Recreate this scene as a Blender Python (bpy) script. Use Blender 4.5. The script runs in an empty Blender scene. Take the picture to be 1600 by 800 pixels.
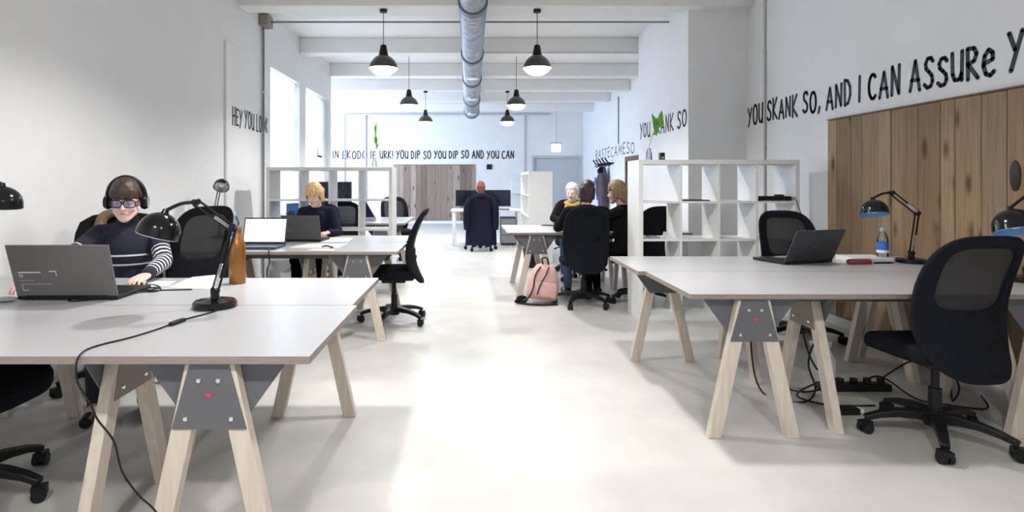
import bpy, bmesh, math, random
from mathutils import Vector, Matrix, Euler

C = bpy.context.scene.collection
SC = bpy.context.scene
PI = math.pi
R = math.radians
random.seed(7)

# ------------------------------------------------------------------ camera, world, lights
CAMZ, FPX, VX, VY = 1.30, 900.0, 736.0, 286.0      # eye height, focal length in px of a 1600 px frame, principal point
cam = bpy.data.cameras.new('camera')
cam.sensor_width = 36.0
cam.lens = 36.0 * FPX / 1600.0
cam.shift_x = (800 - VX) / 1600.0
cam.shift_y = (VY - 400) / 1600.0
cam.clip_start = 0.05
cam_o = bpy.data.objects.new('camera', cam)
C.objects.link(cam_o)
cam_o.location = (0, 0, CAMZ)
cam_o.rotation_euler = (PI / 2, 0, 0)
SC.camera = cam_o

SC.view_settings.view_transform = 'Standard'
SC.view_settings.look = 'None'
SC.view_settings.gamma = 1.0
SC.view_settings.use_curve_mapping = False
SC.view_settings.exposure = 0.15

world = bpy.data.worlds.new('overcast')
SC.world = world
world.use_nodes = True
bg = world.node_tree.nodes['Background']
bg.inputs[0].default_value = (0.70, 0.83, 1.0, 1)
bg.inputs[1].default_value = 0.45


def area_light(name, loc, rot, sx, sy, power, color):
    l = bpy.data.lights.new(name, 'AREA')
    l.shape = 'RECTANGLE'
    l.size, l.size_y = sx, sy
    l.energy = power
    l.color = color
    o = bpy.data.objects.new(name, l)
    C.objects.link(o)
    o.location = loc
    o.rotation_euler = rot
    return o


# daylight through the windows: left bay, the bay further left at the back, and the street side behind the camera
area_light('daylight_left_bay', (-3.35, 9.2, 2.0), (0, R(-90), 0), 2.2, 3.2, 230, (0.72, 0.84, 1.0))
area_light('daylight_back_bay', (-5.25, 15.0, 2.1), (0, R(-90), 0), 2.2, 5.5, 380, (0.60, 0.75, 1.0))
area_light('daylight_street_side', (-1.0, -2.9, 2.1), (R(80), 0, 0), 5.0, 2.4, 28, (0.97, 0.98, 1.0))
PENDANT_POWER = 37
PENDANT_COLOR = (1.0, 0.985, 0.96)


# ------------------------------------------------------------------ materials
def nodes_of(m):
    m.use_nodes = True
    nt = m.node_tree
    return nt, nt.nodes, nt.links, nt.nodes['Principled BSDF']


def mat(name, col, rough=0.5, metal=0.0, var=0.0, scale=8.0, bump=0.0, coat=0.0, spec=0.5, stretch=(1, 1, 1)):
    """principled surface whose colour wanders a little with object-space noise"""
    m = bpy.data.materials.new(name)
    nt, N, L, b = nodes_of(m)
    b.inputs['Roughness'].default_value = rough
    b.inputs['Metallic'].default_value = metal
    b.inputs['Coat Weight'].default_value = coat
    b.inputs['Specular IOR Level'].default_value = spec
    b.inputs['Base Color'].default_value = (*col, 1)
    m.diffuse_color = (*col, 1)
    tc = N.new('ShaderNodeTexCoord')
    mp = N.new('ShaderNodeMapping')
    mp.inputs['Scale'].default_value = stretch
    L.new(tc.outputs['Object'], mp.inputs['Vector'])
    nz = N.new('ShaderNodeTexNoise')
    nz.inputs['Scale'].default_value = scale
    nz.inputs['Detail'].default_value = 4
    L.new(mp.outputs[0], nz.inputs['Vector'])
    v = max(var, 0.02)
    rp = N.new('ShaderNodeValToRGB')
    rp.color_ramp.elements[0].position = 0.3
    rp.color_ramp.elements[1].position = 0.7
    rp.color_ramp.elements[0].color = (*[max(0, c * (1 - v)) for c in col], 1)
    rp.color_ramp.elements[1].color = (*[min(1, c * (1 + v)) for c in col], 1)
    L.new(nz.outputs['Fac'], rp.inputs['Fac'])
    L.new(rp.outputs['Color'], b.inputs['Base Color'])
    if bump:
        bp = N.new('ShaderNodeBump')
        bp.inputs['Strength'].default_value = bump
        bp.inputs['Distance'].default_value = 0.01
        L.new(nz.outputs['Fac'], bp.inputs['Height'])
        L.new(bp.outputs['Normal'], b.inputs['Normal'])
    return m


def emit(name, col, strength):
    m = bpy.data.materials.new(name)
    nt, N, L, b = nodes_of(m)
    b.inputs['Base Color'].default_value = (*col, 1)
    b.inputs['Emission Color'].default_value = (*col, 1)
    b.inputs['Emission Strength'].default_value = strength
    return m


def see_through(name, col, alpha, rough=0.6):
    """woven mesh: part of the rays pass straight through"""
    m = bpy.data.materials.new(name)
    nt, N, L, b = nodes_of(m)
    b.inputs['Base Color'].default_value = (*col, 1)
    b.inputs['Roughness'].default_value = rough
    b.inputs['Alpha'].default_value = alpha
    return m


def glass(name, col=(1, 1, 1), rough=0.02, amount=0.12):
    m = bpy.data.materials.new(name)
    m.use_nodes = True
    N, L = m.node_tree.nodes, m.node_tree.links
    N.clear()
    out = N.new('ShaderNodeOutputMaterial')
    mx = N.new('ShaderNodeMixShader')
    t = N.new('ShaderNodeBsdfTransparent')
    g = N.new('ShaderNodeBsdfGlossy')
    t.inputs[0].default_value = (*col, 1)
    g.inputs['Roughness'].default_value = rough
    fr = N.new('ShaderNodeFresnel')
    fr.inputs[0].default_value = 1.45
    ma = N.new('ShaderNodeMath')
    ma.operation = 'ADD'
    ma.inputs[1].default_value = amount
    L.new(fr.outputs[0], ma.inputs[0])
    L.new(ma.outputs[0], mx.inputs[0])
    L.new(t.outputs[0], mx.inputs[1])
    L.new(g.outputs[0], mx.inputs[2])
    L.new(mx.outputs[0], out.inputs[0])
    return m


def sheer(name, col):
    m = bpy.data.materials.new(name)
    m.use_nodes = True
    N, L = m.node_tree.nodes, m.node_tree.links
    N.clear()
    out = N.new('ShaderNodeOutputMaterial')
    mx = N.new('ShaderNodeMixShader')
    d = N.new('ShaderNodeBsdfDiffuse')
    t = N.new('ShaderNodeBsdfTranslucent')
    d.inputs[0].default_value = (*col, 1)
    t.inputs[0].default_value = (*col, 1)
    mx.inputs[0].default_value = 0.65
    L.new(d.outputs[0], mx.inputs[1])
    L.new(t.outputs[0], mx.inputs[2])
    L.new(mx.outputs[0], out.inputs[0])
    return m


def plank_mat(name, cols, dark, seed):
    """old boards: tint per board, grain along the board, knots and stains"""
    m = bpy.data.materials.new(name)
    nt, N, L, b = nodes_of(m)
    b.inputs['Roughness'].default_value = 0.75
    b.inputs['Specular IOR Level'].default_value = 0.25
    tc = N.new('ShaderNodeTexCoord')
    geo = N.new('ShaderNodeNewGeometry')
    tint = N.new('ShaderNodeValToRGB')
    tint.color_ramp.elements[0].color = (*cols[0], 1)
    tint.color_ramp.elements[1].color = (*cols[-1], 1)
    for i, c in enumerate(cols[1:-1]):
        e = tint.color_ramp.elements.new((i + 1) / (len(cols) - 1))
        e.color = (*c, 1)
    L.new(geo.outputs['Random Per Island'], tint.inputs['Fac'])
    off = N.new('ShaderNodeVectorMath')
    off.operation = 'ADD'
    sc = N.new('ShaderNodeMath')
    sc.operation = 'MULTIPLY'
    sc.inputs[1].default_value = 37.0 + seed
    L.new(geo.outputs['Random Per Island'], sc.inputs[0])
    L.new(tc.outputs['Object'], off.inputs[0])
    L.new(sc.outputs[0], off.inputs[1])
    mp = N.new('ShaderNodeMapping')
    mp.inputs['Scale'].default_value = (30, 30, 1.6)
    L.new(off.outputs[0], mp.inputs['Vector'])
    gr = N.new('ShaderNodeTexNoise')
    gr.inputs['Scale'].default_value = 1.5
    gr.inputs['Detail'].default_value = 6
    L.new(mp.outputs[0], gr.inputs['Vector'])
    r1 = N.new('ShaderNodeValToRGB')
    r1.color_ramp.elements[0].position = 0.32
    r1.color_ramp.elements[0].color = (0.62, 0.6, 0.58, 1)
    r1.color_ramp.elements[1].position = 0.6
    r1.color_ramp.elements[1].color = (1, 1, 1, 1)
    L.new(gr.outputs['Fac'], r1.inputs['Fac'])
    mu = N.new('ShaderNodeMixRGB')
    mu.blend_type = 'MULTIPLY'
    mu.inputs[0].default_value = 0.65
    L.new(tint.outputs[0], mu.inputs[1])
    L.new(r1.outputs[0], mu.inputs[2])
    mp2 = N.new('ShaderNodeMapping')
    mp2.inputs['Scale'].default_value = (6, 6, 2.2)
    L.new(off.outputs[0], mp2.inputs['Vector'])
    kn = N.new('ShaderNodeTexVoronoi')
    kn.inputs['Scale'].default_value = 1.0
    L.new(mp2.outputs[0], kn.inputs['Vector'])
    r2 = N.new('ShaderNodeValToRGB')
    r2.color_ramp.elements[0].position = 0.08
    r2.color_ramp.elements[0].color = (1, 1, 1, 1)
    r2.color_ramp.elements[1].position = 0.22
    r2.color_ramp.elements[1].color = (0, 0, 0, 1)
    L.new(kn.outputs['Distance'], r2.inputs['Fac'])
    mk = N.new('ShaderNodeMixRGB')
    mk.inputs[2].default_value = (*dark, 1)
    km = N.new('ShaderNodeMath')
    km.operation = 'MULTIPLY'
    km.inputs[1].default_value = 0.8
    L.new(r2.outputs[0], km.inputs[0])
    L.new(km.outputs[0], mk.inputs[0])
    L.new(mu.outputs[0], mk.inputs[1])
    L.new(mk.outputs[0], b.inputs['Base Color'])
    bp = N.new('ShaderNodeBump')
    bp.inputs['Strength'].default_value = 0.3
    bp.inputs['Distance'].default_value = 0.006
    L.new(gr.outputs['Fac'], bp.inputs['Height'])
    L.new(bp.outputs[0], b.inputs['Normal'])
    return m


M = {}
M['floor'] = mat('pale_floor', (0.58, 0.56, 0.535), 0.40, var=0.10, scale=2.6, bump=0.02)
M['wall'] = mat('white_wall_paint', (0.80, 0.80, 0.80), 0.7, var=0.015, scale=3, bump=0.03)
M['ceil'] = mat('white_ceiling_paint', (0.82, 0.81, 0.79), 0.8, var=0.02, scale=2)
M['white'] = mat('white_foil', (0.82, 0.82, 0.81), 0.4, var=0.01)
M['top'] = mat('grey_laminate', (0.45, 0.445, 0.455), 0.28, var=0.02, scale=3)
M['edge'] = mat('plywood_edge', (0.26, 0.22, 0.19), 0.6, var=0.12, scale=20, stretch=(1, 1, 12))
M['birch'] = mat('pale_birch', (0.62, 0.54, 0.445), 0.55, var=0.1, scale=5, stretch=(10, 10, 0.8))
M['steel'] = mat('grey_steel_sheet', (0.115, 0.115, 0.125), 0.5, metal=0.0, var=0.05, scale=6)
M['bolt'] = mat('zinc_bolt', (0.8, 0.8, 0.8), 0.3, metal=1.0)
M['red'] = mat('red_emblem', (0.75, 0.03, 0.06), 0.5)
M['black'] = mat('black_plastic', (0.009, 0.009, 0.010), 0.42, var=0.1, spec=0.3)
M['gloss'] = mat('gloss_black_enamel', (0.006, 0.006, 0.007), 0.16, spec=0.35)
M['fabric'] = mat('black_seat_fabric', (0.007, 0.008, 0.012), 0.9, var=0.25, scale=60, bump=0.1, spec=0.15)
M['mesh'] = see_through('black_back_mesh', (0.012, 0.012, 0.016), 0.80)
M['chrome'] = mat('satin_steel', (0.7, 0.7, 0.7), 0.25, metal=1.0)
M['galv'] = mat('galvanised_steel', (0.34, 0.37, 0.42), 0.45, metal=0.6, var=0.4, scale=11)
M['band'] = mat('dark_duct_band', (0.16, 0.18, 0.22), 0.5, metal=0.5)
M['ink'] = mat('black_wall_paint', (0.022, 0.024, 0.03), 0.6)
M['lampgrey'] = mat('charcoal_lamp_enamel', (0.045, 0.045, 0.042), 0.3, coat=0.3)
M['lampin'] = mat('white_lamp_enamel', (0.9, 0.9, 0.88), 0.5)
M['glow'] = emit('lit_bulb_with_bloom', (1.0, 0.96, 0.9), 9.0)
M['blueglow'] = mat('blue_lit_lining', (0.22, 0.50, 0.86), 0.3)  # blue light inside the shade, put into the lining's colour
M['lidgrey'] = mat('grey_laptop_lid', (0.155, 0.145, 0.14), 0.42, metal=0.2, var=0.03)
M['liddark'] = mat('dark_laptop_lid', (0.035, 0.035, 0.042), 0.38, var=0.05)
M['lidolive'] = mat('slate_laptop_lid', (0.075, 0.075, 0.075), 0.4, var=0.05)
M['screen'] = emit('lit_screen', (0.86, 0.92, 1.0), 0.95)
M['screenoff'] = mat('dark_screen', (0.01, 0.012, 0.02), 0.15)
M['navykey'] = mat('navy_keyboard', (0.03, 0.05, 0.11), 0.4)
M['silver'] = mat('silver_palmrest', (0.30, 0.34, 0.42), 0.35, metal=0.3)
M['print'] = mat('white_print', (0.75, 0.75, 0.76), 0.5)
M['printgrey'] = mat('mauve_print', (0.30, 0.27, 0.36), 0.5)
M['copper'] = mat('copper_bottle_finish', (0.30, 0.125, 0.03), 0.28, metal=0.55, var=0.08)
M['clear'] = glass('clear_plastic', (0.93, 0.96, 1.0), 0.05, 0.1)
M['bluelabel'] = mat('blue_label', (0.03, 0.16, 0.55), 0.4)
M['bluecap'] = mat('pale_blue_cap', (0.45, 0.62, 0.85), 0.4)
M['paper'] = mat('white_paper', (0.68, 0.68, 0.68), 0.8)
M['redbook'] = mat('dark_red_cover', (0.22, 0.04, 0.04), 0.5)
M['yellow'] = mat('yellow_card', (0.72, 0.55, 0.15), 0.6, var=0.1)
M['wood1'] = plank_mat('reclaimed_boards', [(0.25, 0.165, 0.095), (0.34, 0.23, 0.14), (0.37, 0.265, 0.165), (0.27, 0.195, 0.125), (0.40, 0.295, 0.195)], (0.06, 0.032, 0.016), 3)
M['wood2'] = plank_mat('greyed_boards', [(0.22, 0.155, 0.12), (0.36, 0.27, 0.22), (0.46, 0.37, 0.31), (0.28, 0.20, 0.155), (0.50, 0.42, 0.36)], (0.08, 0.05, 0.035), 11)
M['walnut'] = mat('brown_timber', (0.16, 0.095, 0.05), 0.6, var=0.2, stretch=(8, 8, 1))
M['door'] = mat('grey_blue_door', (0.50, 0.53, 0.55), 0.5, var=0.02)
M['pipe'] = mat('grey_pipe_paint', (0.50, 0.51, 0.54), 0.5)
M['darkpipe'] = mat('dark_conduit', (0.20, 0.20, 0.21), 0.5)
M['leaf'] = mat('green_leaf', (0.13, 0.42, 0.035), 0.45, var=0.3, scale=12)
M['stem'] = mat('pale_stem', (0.50, 0.55, 0.33), 0.6)
M['skin'] = mat('skin', (0.60, 0.37, 0.29), 0.5, var=0.06, scale=14)
M['skinb'] = mat('fair_skin', (0.74, 0.50, 0.42), 0.5, var=0.06, scale=14)
M['lips'] = mat('lips', (0.45, 0.17, 0.16), 0.45)
M['eye'] = mat('eye_white', (0.55, 0.54, 0.53), 0.3)
M['iris'] = mat('eye_dark', (0.05, 0.035, 0.03), 0.2)
M['hairbrown'] = mat('brown_hair', (0.052, 0.028, 0.016), 0.45, var=0.5, scale=6, stretch=(14, 14, 1), bump=0.3)
M['hairblond'] = mat('blond_hair', (0.66, 0.44, 0.19), 0.5, var=0.4, scale=6, stretch=(12, 12, 1), bump=0.3)
M['hairred'] = mat('auburn_hair', (0.17, 0.05, 0.03), 0.5, var=0.4, scale=6, stretch=(12, 12, 1), bump=0.3)
M['hairdark'] = mat('dark_brown_hair', (0.035, 0.014, 0.011), 0.5, var=0.5, scale=6, stretch=(12, 12, 1), bump=0.3)
M['hairgrey'] = mat('silver_hair', (0.62, 0.64, 0.64), 0.5, var=0.2, scale=6, stretch=(12, 12, 1), bump=0.3)
M['hairlight'] = mat('light_brown_hair', (0.24, 0.15, 0.08), 0.5, var=0.4, scale=6, stretch=(12, 12, 1), bump=0.3)
M['navy'] = mat('navy_knit', (0.011, 0.012, 0.028), 0.9, var=0.2, scale=70, bump=0.1, spec=0.12)
M['blackcloth'] = mat('black_cloth', (0.008, 0.007, 0.008), 0.9, var=0.2, scale=50, bump=0.1, spec=0.12)
M['navycoat'] = mat('navy_coat_wool', (0.012, 0.013, 0.030), 0.9, var=0.2, scale=40, bump=0.1, spec=0.12)
M['jeans'] = mat('dark_jeans', (0.02, 0.024, 0.04), 0.85, var=0.2, scale=40)
M['bluejeans'] = mat('blue_jeans', (0.06, 0.10, 0.22), 0.85, var=0.2, scale=40)
M['scarf'] = mat('mustard_scarf', (0.58, 0.38, 0.07), 0.9, var=0.2, scale=20)
M['greycoat'] = mat('mauve_grey_jacket', (0.085, 0.065, 0.085), 0.8, var=0.25, scale=8)
M['pink'] = mat('pink_canvas', (0.70, 0.43, 0.39), 0.8, var=0.1, scale=12)
M['boxblue'] = mat('blue_box', (0.06, 0.20, 0.55), 0.5, var=0.15, scale=14)
M['grey'] = mat('mid_grey_plastic', (0.25, 0.26, 0.28), 0.5)
M['lens'] = glass('tinted_lens', (0.76, 0.77, 0.98), 0.03, 0.0)
M['pane'] = glass('window_glass', (0.95, 0.98, 1.0), 0.01, 0.02)
M['sheer'] = sheer('white_sheer', (0.95, 0.95, 0.96))
M['exit'] = emit('lit_sign_panel', (0.95, 0.98, 1.0), 1.1)
M['green'] = mat('green_pictogram', (0.02, 0.35, 0.12), 0.5)
M['teal'] = mat('teal_print', (0.12, 0.36, 0.42), 0.5)


def striped_knit():
    m = bpy.data.materials.new('navy_knit_with_white_stripes')
    nt, N, L, b = nodes_of(m)
    b.inputs['Roughness'].default_value = 0.9
    at = N.new('ShaderNodeAttribute')
    at.attribute_name = 'stripe'
    fr = N.new('ShaderNodeMath')
    fr.operation = 'FRACT'
    L.new(at.outputs['Fac'], fr.inputs[0])
    rp = N.new('ShaderNodeValToRGB')
    rp.color_ramp.interpolation = 'CONSTANT'
    rp.color_ramp.elements[0].color = (0.011, 0.012, 0.028, 1)
    rp.color_ramp.elements[1].position = 0.60
    rp.color_ramp.elements[1].color = (0.72, 0.72, 0.72, 1)
    L.new(fr.outputs[0], rp.inputs['Fac'])
    L.new(rp.outputs[0], b.inputs['Base Color'])
    return m


M['stripes'] = striped_knit()


# ------------------------------------------------------------------ mesh helpers
class MB:
    def __init__(self):
        self.bm = bmesh.new()
        self.mi = 0

    def face(self, vs):
        try:
            f = self.bm.faces.new(vs)
            f.material_index = self.mi
            return f
        except ValueError:
            return None

    def box(self, lo, hi, mtx=None):
        x0, y0, z0 = lo
        x1, y1, z1 = hi
        co = [(x0, y0, z0), (x1, y0, z0), (x1, y1, z0), (x0, y1, z0), (x0, y0, z1), (x1, y0, z1), (x1, y1, z1), (x0, y1, z1)]
        v = [self.bm.verts.new(mtx @ Vector(c) if mtx else c) for c in co]
        for q in ((3, 2, 1, 0), (4, 5, 6, 7), (0, 1, 5, 4), (1, 2, 6, 5), (2, 3, 7, 6), (3, 0, 4, 7)):
            self.face([v[i] for i in q])
        return self

    def prism(self, pts, d):
        """polygon of 3D points pushed along the vector d"""
        d = Vector(d)
        a = [self.bm.verts.new(Vector(p)) for p in pts]
        b = [self.bm.verts.new(Vector(p) + d) for p in pts]
        self.face(a[::-1])
        self.face(b)
        n = len(pts)
        for i in range(n):
            self.face([a[i], a[(i + 1) % n], b[(i + 1) % n], b[i]])
        return self

    def cyl(self, p, q, r1, r2=None, seg=20, caps=True):
        r2 = r1 if r2 is None else r2
        p, q = Vector(p), Vector(q)
        ax = (q - p).normalized()
        u = ax.orthogonal().normalized()
        w = ax.cross(u)
        A, B = [], []
        for i in range(seg):
            t = 2 * PI * i / seg
            d = u * math.cos(t) + w * math.sin(t)
            A.append(self.bm.verts.new(p + d * r1))
            B.append(self.bm.verts.new(q + d * r2))
        for i in range(seg):
            j = (i + 1) % seg
            self.face([A[i], A[j], B[j], B[i]])
        if caps:
            self.face(A[::-1])
            self.face(B)
        return self

    def tube(self, pts, r, seg=8, smooth=0, flat=1.0):
        pts = [Vector(p) for p in pts]
        if smooth:
            pts = spline(pts, smooth)
        n = len(pts)
        rs = r if isinstance(r, (list, tuple)) else [r] * n
        if len(rs) != n:
            rs = [rs[min(int(i * len(rs) / n), len(rs) - 1)] for i in range(n)]
        prev = None
        rings = []
        for i, p in enumerate(pts):
            t = (pts[min(i + 1, n - 1)] - pts[max(i - 1, 0)]).normalized()
            if prev is None:
                u = t.orthogonal().normalized()
            else:
                u = (prev - t * prev.dot(t))
                u = u.normalized() if u.length > 1e-6 else t.orthogonal().normalized()
            prev = u
            w = t.cross(u)
            rings.append([self.bm.verts.new(p + (u * math.cos(2 * PI * k / seg) + w * math.sin(2 * PI * k / seg) * flat) * rs[i]) for k in range(seg)])
        for a, b in zip(rings, rings[1:]):
            for k in range(seg):
                self.face([a[k], a[(k + 1) % seg], b[(k + 1) % seg], b[k]])
        self.face(rings[0][::-1])
        self.face(rings[-1])
        return self

    def sweep(self, pts, ws, hs, up=(0, 0, 1)):
        """rectangular bar along a path, width sideways and height along up"""
        pts = [Vector(p) for p in pts]
        up = Vector(up)
        n = len(pts)
        rings = []
        for i, p in enumerate(pts):
            t = (pts[min(i + 1, n - 1)] - pts[max(i - 1, 0)]).normalized()
            s = t.cross(up).normalized()
            u = s.cross(t).normalized()
            w, h = ws[i] / 2, hs[i] / 2
            rings.append([self.bm.verts.new(p + s * a * w + u * b * h) for a, b in ((-1, -1), (1, -1), (1, 1), (-1, 1))])
        for a, b in zip(rings, rings[1:]):
            for k in range(4):
                self.face([a[k], a[(k + 1) % 4], b[(k + 1) % 4], b[k]])
        self.face(rings[0][::-1])
        self.face(rings[-1])
        return self

    def lathe(self, prof, seg=32, mtx=None, close=False):
        rings = []
        for r, z in prof:
            ring = []
            for k in range(seg):
                t = 2 * PI * k / seg
                c = Vector((r * math.cos(t), r * math.sin(t), z))
                ring.append(self.bm.verts.new(mtx @ c if mtx else c))
            rings.append(ring)
        for a, b in zip(rings, rings[1:]):
            for k in range(seg):
                self.face([a[k], a[(k + 1) % seg], b[(k + 1) % seg], b[k]])
        if close:
            self.face(rings[0][::-1])
            self.face(rings[-1])
        return self

    def loft(self, rings, cap=True, closed=True):
        V = [[self.bm.verts.new(Vector(p)) for p in r] for r in rings]
        for a, b in zip(V, V[1:]):
            n = len(a)
            for k in range(n if closed else n - 1):
                self.face([a[k], a[(k + 1) % n], b[(k + 1) % n], b[k]])
        if cap:
            self.face(V[0][::-1])
            self.face(V[-1])
        return self

    def sphere(self, c, r, seg=2, scale=(1, 1, 1), rot=None):
        m = Matrix.Translation(Vector(c))
        if rot is not None:
            m = m @ rot
        m = m @ Matrix.Diagonal((*scale, 1))
        before = set(self.bm.faces)
        bmesh.ops.create_icosphere(self.bm, subdivisions=seg, radius=r, matrix=m)
        for f in self.bm.faces:
            if f not in before:
                f.material_index = self.mi
        return self

    def build(self, name, mats, parent=None, world=False, bevel=0.0, smooth=True, angle=40, weld=False):
        bm = self.bm
        if weld:
            bmesh.ops.remove_doubles(bm, verts=bm.verts, dist=1e-5)
        bmesh.ops.recalc_face_normals(bm, faces=bm.faces)
        org = Vector((0, 0, 0))
        if parent is None and bm.verts:
            xs = [v.co.x for v in bm.verts]
            ys = [v.co.y for v in bm.verts]
            zs = [v.co.z for v in bm.verts]
            org = Vector(((min(xs) + max(xs)) / 2, (min(ys) + max(ys)) / 2, min(zs)))
        elif world:
            org = world_loc(parent)
        if org.length > 0:
            bmesh.ops.translate(bm, verts=bm.verts, vec=-org)
        me = bpy.data.meshes.new(name)
        bm.to_mesh(me)
        bm.free()
        for m in (mats if isinstance(mats, (list, tuple)) else [mats]):
            me.materials.append(m)
        if smooth:
            me.polygons.foreach_set('use_smooth', [True] * len(me.polygons))
            me.set_sharp_from_angle(angle=R(angle))
        o = bpy.data.objects.new(name, me)
        C.objects.link(o)
        if parent is not None:
            o.parent = parent
        else:
            o.location = org
        if bevel:
            b = o.modifiers.new('bevel', 'BEVEL')
            b.width = bevel
            b.segments = 2
            b.limit_method = 'ANGLE'
        return o


def world_loc(o):
    v = Vector((0, 0, 0))
    while o is not None:
        v += o.location
        o = o.parent
    return v


def spline(pts, n):
    out = []
    P = [pts[0]] + list(pts) + [pts[-1]]
    for i in range(1, len(P) - 2):
        a, b, c, d = P[i - 1], P[i], P[i + 1], P[i + 2]
        for k in range(n):
            t = k / n
            out.append(0.5 * ((2 * b) + (c - a) * t + (2 * a - 5 * b + 4 * c - d) * t * t + (3 * b - a - 3 * c + d) * t ** 3))
    out.append(pts[-1].copy())
    return out


def lerp_table(tab, x):
    for (x0, y0), (x1, y1) in zip(tab, tab[1:]):
        if x <= x1:
            t = (x - x0) / (x1 - x0)
            t = max(0.0, min(1.0, t))
            return y0 + (y1 - y0) * t
    return tab[-1][1]


def tag(o, label=None, cat=None, group=None, kind=None):
    if label:
        o['label'] = label
    if cat:
        o['category'] = cat
    if group:
        o['group'] = group
    if kind:
        o['kind'] = kind
    return o


def thing(name, label, cat, loc=(0, 0, 0), rz=0.0, group=None):
    o = bpy.data.objects.new(name, None)
    C.objects.link(o)
    o.empty_display_size = 0.1
    o.location = loc
    o.rotation_euler = (0, 0, rz)
    return tag(o, label, cat, group)


def struct(o):
    o['kind'] = 'structure'
    return o


def copy_tree(o, parent=None):
    c = o.copy()
    C.objects.link(c)
    if parent is not None:
        c.parent = parent
    for ch in list(o.children):
        copy_tree(ch, c)
    return c


def G(px, py, Y):
    """the place at distance Y that the photograph shows at (px, py)"""
    return Vector(((px - VX) * Y / FPX, Y, CAMZ - (py - VY) * Y / FPX))


def on_top(px, py, z=0.742):
    return G(px, py, (CAMZ - z) * FPX / (py - VY))


def superellipse(cx, cz, hw, hh, n, e):
    out = []
    for k in range(n):
        t = 2 * PI * k / n
        c, s = math.cos(t), math.sin(t)
        out.append((cx + hw * math.copysign(abs(c) ** (2 / e), c), cz + hh * math.copysign(abs(s) ** (2 / e), s)))
    return out


# ------------------------------------------------------------------ the room
XL, XR, XRB, YB, ZC, ZB = -2.77, 3.35, 3.60, 18.5, 3.65, 3.40
struct(MB().box((-5.6, -3.2, -0.15), (4.0, 18.8, 0.0)).build('floor', M['floor']))
struct(MB().box((-5.6, -3.2, ZC), (4.0, 18.8, ZC + 0.15)).build('ceiling', M['ceil']))

wl = MB()
wl.box((XL - 0.3, -3.2, 0), (XL, 7.95, ZC))
wl.box((XL - 0.3, 7.95, 0), (XL, 11.28, 0.85))
wl.box((XL - 0.3, 7.95, 2.91), (XL, 11.28, ZC))
wl.box((XL - 0.3, 9.30, 0.85), (XL, 9.66, 2.91))
wl.box((XL - 0.3, 11.28, 0), (XL, 11.40, ZC))
wall_left = struct(wl.build('wall_left', M['wall']))
struct(MB().box((-5.6, 11.10, 0), (XL - 0.3, 11.40, ZC)).build('wall_left_return', M['wall']))
struct(MB().box((-5.75, 11.1, 0), (-5.6, 18.8, ZC)).build('wall_far_left', M['wall']))
wb = MB()
wb.box((-5.6, YB, 0), (1.95, YB + 0.3, ZC))
wb.box((1.95, YB, 2.18), (3.53, YB + 0.3, ZC))
wb.box((3.53, YB, 0), (4.0, YB + 0.3, ZC))
wall_back = struct(wb.build('wall_back', M['wall']))
wall_right = struct(MB().box((XR, -3.2, 0), (XR + 0.5, 7.0, ZC)).build('wall_right', M['wall']))
pillar = struct(MB().box((2.64, 7.0, 0), (4.0, 9.07, ZC)).build('pillar', M['wall']))
wall_rr = struct(MB().box((XRB, 9.07, 0), (XRB + 0.3, 18.8, ZC)).build('wall_right_rear', M['wall']))
struct(MB().box((XR - 0.014, -3.2, 0), (XR, 7.0, 0.09)).build('baseboard_right', M['white'], bevel=0.003))
struct(MB().box((XL, -3.2, 0), (XL + 0.014, 7.9, 0.09)).build('baseboard_left', M['white'], bevel=0.003))
struct(MB().box((-5.0, YB - 0.014, 0), (1.85, YB, 0.09)).build('baseboard_back', M['white'], bevel=0.003))

for i, (y0, y1, zb) in enumerate(((6.82, 7.12, 3.40), (9.30, 9.58, 3.40), (11.30, 11.58, 3.40), (13.02, 13.30, 3.40), (14.85, 15.12, 3.42), (16.9, 17.15, 3.42))):
    x0 = XL if y1 < 11.35 else -5.6
    x1 = 3.35 if y0 < 7 else XRB
    if i == 0:
        x1 = XR
    b = MB().box((x0, y0, zb), (x1, y1, ZC))
    o = struct(b.build('ceiling_beam', M['ceil'], bevel=0.01))
# raised soffit strip behind the first beam
struct(MB().box((XL, 7.12, 3.52), (2.64, 7.75, ZC)).build('ceiling_soffit', M['ceil']))

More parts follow.
